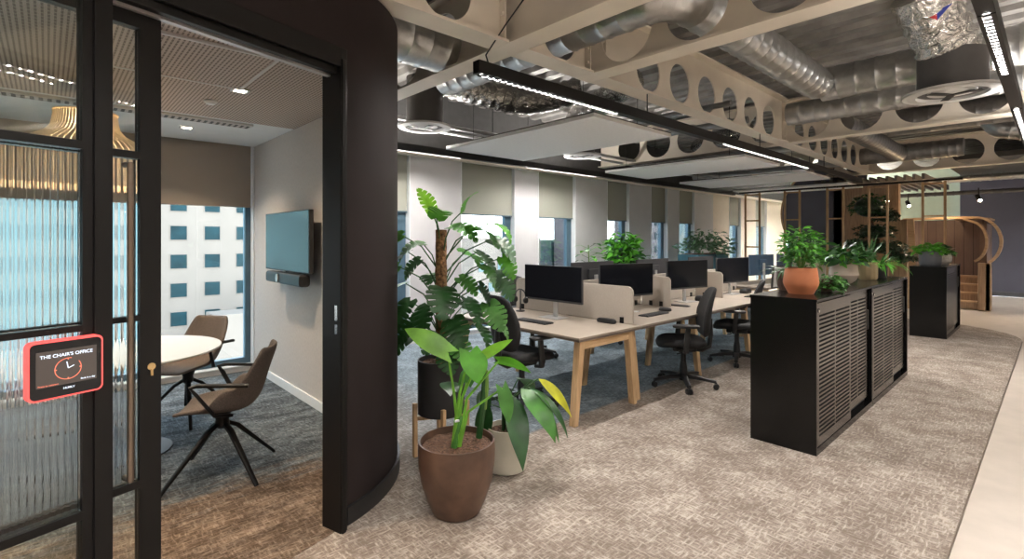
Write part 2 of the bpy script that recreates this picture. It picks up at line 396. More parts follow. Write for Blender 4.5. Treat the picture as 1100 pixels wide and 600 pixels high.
for i, (a, b) in enumerate(opens):
    lab = ['office window glazing'][0] if b < 2 else 'tall narrow window with roller blind'
    w = struct(B(a,a+.0,0,0,0,0).obj('x', 'reveal') if False else thing('window_%d' % (i+1), lab, 'window'))
    del w['category']
    fr = MB(); z0, z1 = .06, 2.83
    lf = .05; rf = .13 if b > 2 else .06
    fr.box(a+.012,a+.012+lf,6.60,6.68,z0+.012,z1); fr.box(b-.012-rf,b-.012,6.60,6.68,z0+.012,z1)
    fr.box(a+.012+lf,b-.012-rf,6.60,6.68,z0+.012,z0+.08); fr.box(a+.012+lf,b-.012-rf,6.60,6.68,z1-.06,z1)
    fr.obj('window_frame', 'alu', w)
    rv = MB(); rv.box(a,a+.012,6.49,6.69,z0,z1); rv.box(b-.012,b,6.49,6.69,z0,z1); rv.box(a+.012,b-.012,6.49,6.69,z0,z0+.012)
    rv.obj('reveal_lining', 'reveal', w)
    B(a+.012+lf,b-.012-rf,6.635,6.645,z0+.08,z1-.06).obj('pane', 'glass', w)
    zb = 1.95 if i not in (11,) else 1.8
    if b < 2: B(a+.02,b-.02,6.56,6.566,1.955,2.82).obj('roller_blind', 'blind_grey', w); B(a+.02,b-.02,6.55,6.576,1.93,1.955).obj('blind_bar', 'blind_grey', w)
    else: B(a+.014,b-.014,6.56,6.566,zb+.02,2.82).obj('roller_blind', 'blind', w); B(a+.014,b-.014,6.552,6.574,zb,zb+.02).obj('blind_bar', 'alu', w)

# outer room walls
struct(B(-6,-5.9,-7,6.5,0,3.8).obj('wall_back', 'plaster'))
struct(B(-6,19.3,-7,-6.9,0,3.8).obj('wall_right', 'cream_wall'))
struct(B(19.2,19.3,-6.9,1.9,0,3.8).obj('wall_far', 'navy'), 'dark navy end wall')
struct(B(19.15,19.199,-6.9,1.9,0,.12).obj('baseboard_far', 'slate'))
struct(B(19.6,19.7,1.9,6.5,0,3.8).obj('wall_far_green', 'green_wall'), 'pale green wall behind the stair')
# ceiling deck: trapezoid ribs running across the room
pr_ = []; x = -6
while x < 23:
    pr_ += [(x,3.80),(x+.12,3.80),(x+.15,3.73),(x+.27,3.73)]; x += .30
mb = MB()
for i in range(len(pr_)-1):
    (xa,za),(xb,zb) = pr_[i], pr_[i+1]
    mb.add([(xa,-7,za),(xb,-7,zb),(xb,6.7,zb),(xa,6.7,za)], [(0,1,2,3)])
mb.box(-6,23,-7,6.7,3.82,3.95)
struct(mb.obj('ceiling', 'deck'), 'ribbed steel deck ceiling')
struct(B(13.9,19.2,-6.9,1.7,3.2,3.3).obj('ceiling_far', 'ceiling_dark'))

# enclosed office
struct(B(1.8125,1.85,3.6,6.595,0,2.649).obj('wall_office_side', 'fabric_wall'), 'woven pale wall that carries the television')
outer = [G(.046,0)] + [(CX+1.0*math.cos(R(a)), CY+1.0*math.sin(R(a))) for a in [-73.3+73.3*i/18 for i in range(19)]] + [(1.903,6.499)]
innr = [G(.046,.055)] + [(CX+.945*math.cos(R(a)), CY+.945*math.sin(R(a))) for a in [-73.3+73.3*i/18 for i in range(19)]] + [(1.851,6.499)]
struct(strip_prism(MB(), outer, innr, 0, 2.97).obj('wall_office_curved', 'drum', smooth=True, ang=40, weld=True), 'dark brown curved outer wall of the office')
bo = [(CX+1.016*math.cos(R(a)), CY+1.016*math.sin(R(a))) for a in [-73.3+73.3*i/18 for i in range(19)]] + [(1.919,6.499)]
bi = [(CX+1.001*math.cos(R(a)), CY+1.001*math.sin(R(a))) for a in [-73.3+73.3*i/18 for i in range(19)]] + [(1.904,6.499)]
struct(strip_prism(MB(), bo, bi, .001, .10).obj('baseboard_office', 'black_plastic', smooth=True, ang=40, weld=True))
struct(B(1.798,1.812,3.62,6.49,.004,.09).obj('baseboard_side', 'reveal'))
struct(prism(MB(), [G(-5.4,-.03), G(.0455,-.03), G(.0455,.07), G(-5.4,.07)], 2.562, 2.97).obj('wall_office_bulkhead', 'drum'), 'dark brown bulkhead above the glazed office front')
pc = [G(-5.4,.07), G(.06,.07)] + inner[1:] + [(1.813,5.18), (-5.0,5.18)]
struct(prism(MB(), pc, 2.65, 2.75).obj('ceiling_office', 'pod_ceiling'), 'perforated slatted ceiling of the office')
struct(prism(MB(), [(-5.0,5.18),(1.813,5.18),(1.813,6.5),(-5.0,6.5)], 2.65, 2.75).obj('ceiling_office_edge', 'reveal'))
struct(B(-5.1,-5.0,.8,6.5,0,2.97).obj('wall_office_left', 'plaster'))
v = thing('ceiling_grille', 'long slotted air grille in the office ceiling near the window', 'vent', (0,5.3,2.63), kind=None)
B(-4,1.45,-.075,.075,0,.02).obj('frame', 'diffuser', v); B(-3.98,1.43,-.05,.05,-.004,-.0005).obj('grille', 'grille', v)
h = thing('access_hatch', 'square access hatch in the perforated office ceiling', 'hatch', (1.05,4.0,2.635))
fr = MB(); s_ = .42
for q in ((-s_,s_,-s_,-s_+.02),(-s_,s_,s_-.02,s_),(-s_,-s_+.02,-s_+.02,s_-.02),(s_-.02,s_,-s_+.02,s_-.02)): fr.box(q[0],q[1],q[2],q[3],0,.015)
h.location = (.62,3.62,2.635); fr.obj('frame', 'diffuser', h); B(-s_+.02,s_-.02,-s_+.02,s_-.02,.004,.014).obj('panel', 'pod_ceiling', h)
def downlight(x, y, lab):
    d = thing('downlight', lab, 'light', (x,y,2.645), group='square downlights in the office ceiling')
    m = MB(); a, b_ = .055, .038
    for q in ((-a,a,-a,-b_),(-a,a,b_,a),(-a,-b_,-b_,b_),(b_,a,-b_,b_)): m.box(q[0],q[1],q[2],q[3],-.008,.004)
    m.obj('trim_ring', 'reveal', d); B(-b_,b_,-b_,b_,-.004,.003).obj('lens', 'downlight', d)
    l = bpy.data.lights.new('downlight beam', 'SPOT'); l.energy = 55; l.color = (1,.78,.56); l.spot_size = R(120); l.spot_blend = .8; l.shadow_soft_size = .04
    o = bpy.data.objects.new('light_spot', l); COL.objects.link(o); o.location = (x,y,2.60)
downlight(1.04,4.07,'nearer square downlight, beside the access hatch'); downlight(1.0,5.77,'farther square downlight, close to the window blind')
for x, y, n in ((.1,2.95,'hidden'),(-1.3,4.6,'x'),(-1.3,3.0,'x')):
    downlight(x, y, 'square downlight above the glass front' if n=='hidden' else 'square downlight at the left of the office')
sd = MB().lathe([(.045,0),(.05,-.012),(.03,-.03)], n=20); tag(sd.obj('smoke_detector', 'reveal', smooth=True, loc=(.95,4.55,2.649)), 'small round detector between the office downlights', 'detector')

# glazed front
gf = thing('wall_glazed_front', 'black framed reeded glass partition', 'partition', (1.12,2.6,0), GA); del gf['category']; struct(gf)
fm = MB()
fm.box(.0,.045,-.045,.10,0,2.56); fm.box(.004,.03,-.055,-.045,0,2.50)
fm.box(-5.3,.0,-.045,.12,2.46,2.56)
fm.box(-5.3,.0,-.02,.02,2.425,2.46)
fm.obj('door_frame', 'black_metal', gf, bevel=.003)
B(-5.3,-.002,.03,.06,2.418,2.46).obj('track', 'silver', gf)
B(-1.06,-1.006,-.05,.035,0,2.46).obj('post', 'black_metal', gf, bevel=.003)
fx = MB(); fx.box(-1.09,-1.06,-.04,.01,0,2.46)
for z in (.612, 1.872): fx.box(-5.3,-1.09,-.04,.01,z-.014,z+.014)
fx.box(-5.3,-1.09,-.04,.01,1.238,1.258); fx.box(-5.3,-1.09,-.04,.01,.0,.06); fx.box(-2.62,-2.56,-.04,.01,.06,2.46)
fx.obj('glazing_bar', 'black_metal', gf)
def ribbed(x0, x1, y, z0, z1, parent, pitch=.019, amp=.0035):
    n = int((x1-x0)/pitch*8); f = []; 
    pts = [(x0+(x1-x0)*i/n, y-.004-amp*abs(math.sin(PI*(x1-x0)*i/n/pitch))) for i in range(n+1)] + [(x1,y+.003),(x0,y+.003)]
    k = len(pts); m = MB()
    m.add([(a,b,z0) for a,b in pts]+[(a,b,z1) for a,b in pts], [(i,(i+1)%k,(i+1)%k+k,i+k) for i in range(k)])
    # caps as quads from the wavy front to the flat back
    m2 = []
    for zz, fl in ((0,1),(k,0)):
        m.f.append(tuple((range(k-1,-1,-1) if fl else range(k))[j]+zz for j in range(k)))
    return m.obj('reeded_pane', 'rib', parent, smooth=True, ang=60)
for z0, z1 in ((.627,1.237),(1.259,1.857)):
    ribbed(-2.56,-1.092,-.018,z0,z1,gf)
    ribbed(-5.3,-2.62,-.018,z0,z1,gf)
for z0, z1 in ((.06,.598),(1.886,2.46)): B(-2.56,-1.09,-.02,-.014,z0,z1).obj('clear_pane', 'clear', gf); B(-5.3,-2.62,-.02,-.014,z0,z1).obj('clear_pane', 'clear', gf)
dr = thing('door_1', 'black framed sliding glass door pushed half open', 'door', (1.12,2.6,0), GA); del dr['category']; struct(dr)
d = MB(); Yd0, Yd1 = .045, .085
d.box(-.884,-.81,Yd0,Yd1,.012,2.415); d.box(-2.0,-1.93,Yd0,Yd1,.012,2.415)
for z in (.612,1.872): d.box(-1.93,-.884,Yd0,Yd1,z-.014,z+.014)
d.box(-1.93,-.884,Yd0,Yd1,1.238,1.258); d.box(-1.93,-.884,Yd0,Yd1,.012,.08); d.box(-1.93,-.884,Yd0,Yd1,2.36,2.415)
d.obj('door_leaf', 'black_metal', dr)
for z0, z1 in ((.627,1.237),(1.259,1.857)): ribbed(-1.929,-.885,.065,z0,z1,dr)
for z0, z1 in ((.08,.598),(1.886,2.36)): B(-1.93,-.884,.062,.068,z0,z1).obj('clear_pane', 'clear', dr)
hd = MB().tube([(-.931,.05,.655),(-.931,.005,.655),(-.931,.005,1.0),(-.931,.005,1.83),(-.931,.05,1.83)], .011, 10)
hd.obj('pull_handle', 'bronze', dr, smooth=True)
lk = MB().lathe([(.014,0),(.014,.004),(.008,.005)], n=16); lo = lk.obj('lock_cylinder', 'brass', dr, smooth=True); lo.location = (-.845,.044,1.055); lo.rotation_euler = (R(90),0,0)
B(-.849,-.841,.036,.044,1.02,1.048).obj('key_slot', 'brass', dr)
sp = B(-.0015,-.0002,-.02,.0,1.12,1.20).obj('strike_plate', 'chrome', gf); B(-.0015,-.0002,-.02,.0,1.05,1.10).obj('strike_plate', 'chrome', gf)

# meeting panel on the glass
pn = thing('room_booking_panel', 'room panel with red lit rim reading THE CHAIR\'S OFFICE on the glass front', 'display', (1.12,2.6,0), GA)
cxp, czp = -1.143, 1.131; W2, H2 = .098, .094
def rrect(w, h, r, n=6):
    o = []
    for (sx, sz, a0) in ((1,1,0),(-1,1,90),(-1,-1,180),(1,-1,270)):
        for i in range(n+1):
            a = R(a0+90*i/n); o.append((sx*(w-r)+r*math.cos(a), sz*(h-r)+r*math.sin(a)))
    return o
def plate(w, h, r, y0, y1):
    p = rrect(w, h, r); m = MB()
    m.rings([[(cxp+a, y0, czp+b) for a, b in p], [(cxp+a, y1, czp+b) for a, b in p]]); return m
plate(W2, H2, .018, -.045, -.075).obj('light_rim', 'red_led', pn, smooth=True)
plate(W2-.006, H2-.006, .014, -.0745, -.079).obj('bezel', 'screen', pn)
B(cxp-.078,cxp+.078,-.0797,-.079,czp-.052,czp+.062).obj('display', 'lcd', pn)
def text(s, size, x, z, m, parent, align='CENTER', y=-.0805):
    c = bpy.data.curves.new('lettering', 'FONT'); c.body = s; c.size = size; c.align_x = align; c.extrude = .0002; c.offset = size*.012
    o = bpy.data.objects.new('lettering', c); me = bpy.data.meshes.new_from_object(o); bpy.data.objects.remove(o)
    o = bpy.data.objects.new('lettering', me); COL.objects.link(o); me.materials.append(M[m]); o.parent = parent
    o.location = (x,y,z); o.rotation_euler = (R(90),0,0); return o
text("THE CHAIR'S OFFICE", .0148, cxp-.001, czp+.040, 'white_txt', pn)
text("Press to connect", .0075, cxp-.074, czp-.049, 'red_txt', pn, 'LEFT')
text("Back in a day", .0075, cxp+.074, czp-.045, 'white_txt', pn, 'RIGHT')
text("HUMLY", .009, cxp+.004, czp-.067, 'white_txt', pn)
def ringm(r, w, a0, a1, n=40):
    m = MB(); y = -.0803
    for i in range(n):
        p = [R(a0+(a1-a0)*i/n), R(a0+(a1-a0)*(i+1)/n)]
        m.add([(cxp+.002+q*math.cos(a), y, czp-.002+q*math.sin(a)) for q, a in ((r,p[0]),(r+w,p[0]),(r+w,p[1]),(r,p[1]))], [(0,1,2,3)])
    return m
rg = ringm(.033,.0022,-285,35); rg.f += []
for a in (0,90,180,270):
    c, s = math.cos(R(a)), math.sin(R(a)); q = ringm(.029,.004,a-3,a+3,1); rg.add(q.v, q.f)
rg.obj('clock_ring', 'red_txt', pn)
hm = MB()
for a, l in ((100,.022),(25,.017),(38,.0)):
    c, s = math.cos(R(a)), math.sin(R(a)); o_ = (cxp+.002, czp-.001); w = .0013
    hm.add([(o_[0]-s*w,-.0805,o_[1]+c*w),(o_[0]+s*w,-.0805,o_[1]-c*w),(o_[0]+s*w+c*l,-.0805,o_[1]-c*w+s*l),(o_[0]-s*w+c*l,-.0805,o_[1]+c*w+s*l)], [(0,1,2,3)])
hm.obj('clock_hands', 'white_txt', pn)

# ------------------------------------------------------------------ steel beams with round openings
def web(mb, axis, fixed, u0, u1, z0, z1, holes, hz, r, th=.014, cell=.30):
    def P(u, z, t): return (u, fixed+t, z) if axis == 'x' else (fixed+t, u, z)
    def slab(a, b):
        if b-a < 1e-4: return
        if axis == 'x': mb.box(a, b, fixed-th/2, fixed+th/2, z0, z1)
        else: mb.box(fixed-th/2, fixed+th/2, a, b, z0, z1)
    cur = u0
    for hc in sorted(holes):
        a, b = hc-cell, hc+cell
        if a < u0-1e-6 or b > u1+1e-6: continue
        slab(cur, a); cur = b
        angs = sorted(set([2*PI*i/36 for i in range(36)] + [math.atan2(zz-hz, uu-hc) % (2*PI) for uu in (a,b) for zz in (z0,z1)]))
        n = len(angs); ci = []; bo_ = []
        for t in angs:
            c, s = math.cos(t), math.sin(t); ci.append((hc+r*c, hz+r*s))
            k = min((b-hc)/abs(c) if abs(c) > 1e-9 else 1e9, ((z1-hz) if s > 0 else (hz-z0))/abs(s) if abs(s) > 1e-9 else 1e9)
            bo_.append((hc+k*c, hz+k*s))
        for sgn in (-1, 1):
            vs = [P(u,z,sgn*th/2) for u,z in ci]+[P(u,z,sgn*th/2) for u,z in bo_]
            mb.add(vs, [(i,(i+1)%n,(i+1)%n+n,i+n) for i in range(n)])
        mb.add([P(u,z,-th/2) for u,z in ci]+[P(u,z,th/2) for u,z in ci], [(i,(i+1)%n,(i+1)%n+n,i+n) for i in range(n)])
    slab(cur, u1)
def beam(axis, fixed, u0, u1, holes, label, r=.25, hz=3.31, z0=3.0, z1=3.66, fw=.2, plates=()):
    t = thing('steel_beam', label, 'beam', (0,0,0), group=None)
    m = MB(); web(m, axis, fixed, u0, u1, z0+.02, z1-.02, holes, hz, r)
    m.obj('web', 'steel', t)
    for za, zb in ((z0,z0+.02),(z1-.02,z1)):
        (B(u0,u1,fixed-fw/2,fixed+fw/2,za,zb) if axis=='x' else B(fixed-fw/2,fixed+fw/2,u0,u1,za,zb)).obj('flange', 'steel', t)
    for u, side in plates:
        q = (B(u-.012,u,fixed-.07,fixed+.07,z0+.03,z1-.06) if axis=='x' else B(fixed-.07,fixed+.07,u-.012,u,z0+.03,z1-.06)).obj('end_plate', 'steel', t)
        for z in (z0+.1,z0+.22,z0+.34,z0+.46):
            for dx in (-.045,.045):
                if axis == 'x': B(u-.03,u-.012,fixed+dx-.012,fixed+dx+.012,z-.012,z+.012).obj('bolt', 'steel', q)
                else: B(fixed+dx-.012,fixed+dx+.012,u-.03,u-.012,z-.012,z+.012).obj('bolt', 'steel', q)
    return t
hy = [1.85-.63*k for k in range(-7,11)]
beam('y', 2.60, -6.8, 6.3, [y for y in hy if abs(y-2.84) > .4 and y > 1.4 or False], 'nearest cream cross beam, left of the duct elbow')
beam('y', 3.60, -6.8, 2.95, hy, 'second cream cross beam, pierced by the duct elbow', plates=())
beam('y', 8.28, -6.8, 6.3, hy, 'third cream cross beam, over the long black cabinets')
beam('y', 13.45, -6.8, 6.3, hy, 'farthest cream cross beam, before the stair')
hx = [4.51+.63*k for k in range(-9,16)]
for a, b, lab in ((-4.5,2.498,'cream beam running from the office wall to the nearest cross beam'),(2.702,3.498,'short cream beam between the two nearest cross beams'),(3.702,8.178,'cream beam with a row of five round openings above the desks'),(8.382,13.348,'far cream beam with round openings beyond the third cross beam')):
    hh = [x for x in hx if x-.3 > a+.1 and x+.3 < b-.05]
    if a > 8: hh = [8.95+.63*k for k in range(6)]
    if a == 2.702: hh = [3.16]
    if a < 0: hh = [2.0,.7,-1,-2]
    beam('x', 2.84, a, b, hh, lab, r=.215, hz=3.27, plates=((a+.02,0),(b,0)))

# ------------------------------------------------------------------ ducts
def path_pts(pts, step=.05, rad=.3):
    """polyline with rounded corners"""
    P = [Vector(p) for p in pts]; out = [P[0]]
    for i in range(1, len(P)-1):
        a = (P[i-1]-P[i]).normalized(); b = (P[i+1]-P[i]).normalized()
        s, e = P[i]+a*rad, P[i]+b*rad
        for k in range(9):
            t = k/8; out.append((s*(1-t)+P[i]*t)*(1-t)+(P[i]*(1-t)+e*t)*t)
    out.append(P[-1]); res = []
    for i in range(len(out)-1):
        n = max(1, int((out[i+1]-out[i]).length/step))
        for k in range(n): res.append(out[i].lerp(out[i+1], k/n))
    res.append(out[-1]); return res
def duct(pts, r, label, m='galv', seam=.17, rad=.3, n=20, group=None):
    P = path_pts(pts, .03, rad); rr = []; acc = 0; last = 0
    for i, p in enumerate(P):
        if i: acc += (P[i]-P[i-1]).length
        if acc-last > seam: rr.append(r*1.0+.008); last = acc
        else: rr.append(r)
    o = MB().tube(P, rr, n).obj('spiral_duct', m, smooth=True, ang=25)
    return tag(o, label, 'duct', group)
def flex(pts, r, label, group='foil flexible ducts'):
    P = path_pts(pts, .02, .25); rr = [r*(1+.045*math.sin(i*1.1)+.025*random.uniform(-1,1)) for i in range(len(P))]
    return tag(MB().tube(P, rr, 22).obj('foil_duct', 'foil', smooth=True, ang=60), label, 'duct', group)
duct([(3.25,4.6,3.31),(3.25,1.85,3.31),(6.43,1.85,3.31)], .165, 'round galvanised duct that bends through the second cross beam')
duct([(6.62,1.86,3.34),(6.62,-5,3.40)], .185, 'upper of the two long spiral ducts above the cabinets', rad=.05)
duct([(7.75,2.6,3.32),(7.75,-5,3.32)], .155, 'lower of the two long spiral ducts above the cabinets')
duct([(.3,3.62,3.22),(2.56,3.62,3.22)], .22, 'wide spiral duct behind the dark office wall', seam=.16)
duct([(8.6,2.15,3.25),(12.4,2.15,3.25)], .15, 'long duct running away beyond the third cross beam', 'galv_dark')
duct([(12.7,3.6,3.3),(12.7,1.2,3.3)], .17, 'short dark duct crossing in front of the farthest beam', 'galv_dark', seam=.1)
duct([(16.4,4.5,3.02),(16.4,-6,3.02)], .075, 'slim silver duct high on the navy end wall')
duct([(16.9,4.5,2.72),(16.9,-4,2.72)], .05, 'slim dark pipe below the silver duct', 'plenum')
duct([(11.2,.72,3.72),(11.2,.72,3.35),(11.2,.3,3.25)], .16, 'galvanised elbow hanging beside the far light', 'galv', seam=.12, rad=.2)
duct([(10.2,1.9,3.45),(10.2,-4,3.45)], .2, 'dull wide duct between the third and farthest beams', 'galv_dark')
flex([(3.45,5.15,3.5),(3.95,5.0,3.42),(4.6,4.7,3.32),(5.0,4.1,3.45)], .17, 'crumpled foil duct leading from the round diffuser by the office')
flex([(6.35,5.2,3.42),(5.8,4.9,3.35),(5.35,4.2,3.30),(5.1,3.4,3.45)], .16, 'crumpled foil duct above the nearest acoustic raft')
fd = flex([(6.0,.65,3.20),(5.85,.72,3.42),(5.6,.82,3.72)], .225, 'wide foil duct with a red and blue tag above the right diffuser')
flex([(9.6,4.9,3.4),(9.1,4.4,3.38),(8.9,3.6,3.42)], .15, 'foil duct above the second acoustic raft')
def diffuser(x, y, z, r, rp, zt, label):
    t = thing('air_diffuser', label, 'vent', (x,y,z), group='round ceiling diffusers')
    MB().lathe([(r,0),(r,.02),(r*.8,.03),(r*.8,.001),(r*.99,-.004)], n=40, cap0=False, cap1=False).obj('disc', 'diffuser', t, smooth=True)
    MB().lathe([(r*.99,0),(r*.72,-.006),(r*.70,.02),(r*.5,.03),(r*.48,.012),(r*.2,-.004),(0.001,-.006)], n=40, cap0=False, cap1=False).obj('face_ring', 'diffuser', t, smooth=True)
    MB().lathe([(rp,.02),(rp,zt-z)], n=32).obj('plenum', 'plenum', t, smooth=True)
    m = MB()
    for k in range(3):
        a = R(20+k*120); m.box(0, r*.6, -.03, .03, -.009, -.004, Matrix.Rotation(a, 4, 'Z'))
    m.obj('vane', 'black_plastic', t); return t
diffuser(3.36,5.2,2.9,.32,.22,3.5,'round diffuser under a dark plenum beside the office wall')
diffuser(6.0,.65,2.86,.36,.25,3.22,'large round diffuser under foil duct near the right light')
diffuser(6.4,5.25,2.9,.30,.2,3.3,'round diffuser between the first and second rafts')
# tag printed on the foil duct
tq = MB(); c_ = Vector((5.545,.695,3.45))
u_ = Vector((.12,-.99,.0)).normalized(); w_ = Vector((-.25,0,.95)).normalized()
for col, pts in (('red_ink', [(-.10,.03),(0,-.04),(.0,.01)]), ('blue_ink', [(.0,-.04),(.10,.07),(.0,.03)])):
    q = MB(); vs = [c_+u_*a+w_*b for a, b in pts]; nn = u_.cross(w_)*.01
    q.add(vs+[p+nn for p in vs], [(0,1,2),(5,4,3),(0,3,4,1),(1,4,5,2),(2,5,3,0)]); q.obj('printed_tag', col, fd)
# pipes and trays
def pipe(a, b, r, label, m='galv_dark', grp='service pipes under the deck'): return tag(MB().tube([a,b], r, 10).obj('service_pipe', m, smooth=True), label, 'pipe', grp)
pipe((2.0,5.72,3.02),(12,5.72,3.02),.022,'pale pipe running above the window light','silver')
pipe((2.0,5.5,3.05),(12,5.5,3.05),.03,'pale pipe beside the round diffuser','silver')
pipe((4.2,6.2,3.64),(4.2,-3,3.64),.03,'dark pipe crossing above the first raft')
pipe((5.9,6.2,3.15),(5.9,2.6,3.15),.035,'dark pipe beyond the first raft')
pipe((7.1,6.2,3.2),(7.1,2.9,3.2),.05,'dark pipe before the third cross beam')
pipe((9.3,6.2,3.1),(9.3,2.9,3.1),.05,'pipe above the second raft','silver')
pipe((11.9,6.2,3.1),(11.9,2.9,3.1),.06,'pipe above the third raft','silver')
pipe((9.2,-5,3.62),(9.2,2.2,3.62),.03,'dark pipe past the third cross beam')
pipe((10.9,-5,3.55),(10.9,2.2,3.55),.03,'dark pipe near the hanging elbow')
pipe((5.0,-5,3.66),(5.0,2.2,3.66),.02,'thin pipe beneath the deck over the cabinets')

# acoustic rafts
for x0, x1, lab in ((4.02,5.5,'nearest pale acoustic raft, over the first desk'),(7.6,9.0,'second pale acoustic raft'),(10.3,11.75,'third pale acoustic raft'),(13.0,14.3,'farthest pale acoustic raft')):
    t = thing('acoustic_raft', lab, 'ceiling panel', ((x0+x1)/2,4.42,2.78), group='suspended acoustic rafts')
    hw = (x1-x0)/2
    B(-hw,hw,-1.27,1.27,0,.04).obj('panel', 'raft', t)
    B(-hw,hw,-1.27,1.27,.0401,.052).obj('backing', 'raft_edge', t)
    for sx in (-1,1):
        for sy in (-1,1): MB().tube([(sx*hw*.7,sy*.95,.05),(sx*hw*.7,sy*.95,.92)], .004, 6).obj('suspension_wire', 'cable', t)

# linear lights
def linear(y, z, x0, x1, lit, label, cables=(), w=.035, power=40, upl=.5):
    t = thing('linear_light', label, 'light', (0,y,z), group=None)
    B(x0,x1,-w,w,0,.09).obj('housing', 'black_metal', t)
    for a, b in lit:
        m = MB(); x = a
        m.box(a,b,-w,-.016,-.006,-.002); m.box(a,b,.016,w,-.006,-.002)
        while x < b: m.box(x,min(b,x+.026),-.016,.016,-.006,-.002); x += .06
        m.obj('louvre', 'black_metal', t)
        for up in ((0,1) if upl else (0,)):
            l = bpy.data.lights.new('linear light glow', 'AREA'); l.shape = 'RECTANGLE'; l.size = b-a; l.size_y = .028; l.energy = (power if not up else power*upl)*(b-a); l.color = (1,.95,.90)
            o = bpy.data.objects.new('light_strip', l); COL.objects.link(o); o.location = ((a+b)/2,y,z+(.094 if up else -.001))
            if up: o.rotation_euler = (PI,0,0)  # upward strip added to brighten the ceiling
    for p in cables: MB().tube([Vector(q)-Vector((0,y,z)) for q in p], .006, 6).obj('cable', 'cable', t)
    return t
linear(2.78,2.72,2.22,12.4,[(2.26,3.9),(6.1,9.2)],'long black linear light hanging under the beam above the desks', upl=0,
   cables=([(2.34,2.78,2.80),(2.36,2.84,2.9),(2.44,2.72,3.1),(2.56,2.5,3.4),(2.57,2.5,3.6)],[(4.4,2.78,2.8),(4.4,2.78,3.0)],[(7.2,2.78,2.8),(7.2,2.78,3.0)],[(10,2.78,2.8),(10,2.78,3.0)]))
linear(.24,2.66,-5.4,11.5,[(-4.2,-2.4),(-1.7,2.1),(3.4,4.75),(6.05,8.2)],'black linear light at the right running over the walkway', upl=.25, power=28, cables=([(3.3,.24,2.74),(3.3,.24,3.75)],[(9,.24,2.74),(9,.24,3.75)]))
linear(5.74,2.70,1.95,13.2,[(2.6,4.3),(5.6,7.4)],'black linear light along the window ledge', power=42, upl=.4, cables=([(4.9,5.74,2.78),(4.9,5.74,3.75)],[(9,5.74,2.78),(9,5.74,3.75)]))
linear(-3.2,2.66,-4,14,[(-3,1),(2,6),(7.5,11.5)],'black linear light over the far side of the walkway', power=36)
linear(4.5,2.66,15.5,19,[(15.6,18.8)],'added linear light brightening the zone beyond the round navy wall', power=90)  # added lamp that lifts the dim far zone
linear(-1.2,2.66,13.8,19,[(14,18.6)],'added linear light brightening the vinyl by the navy wall', power=26)  # another added lamp, brightens the far floor and end wall
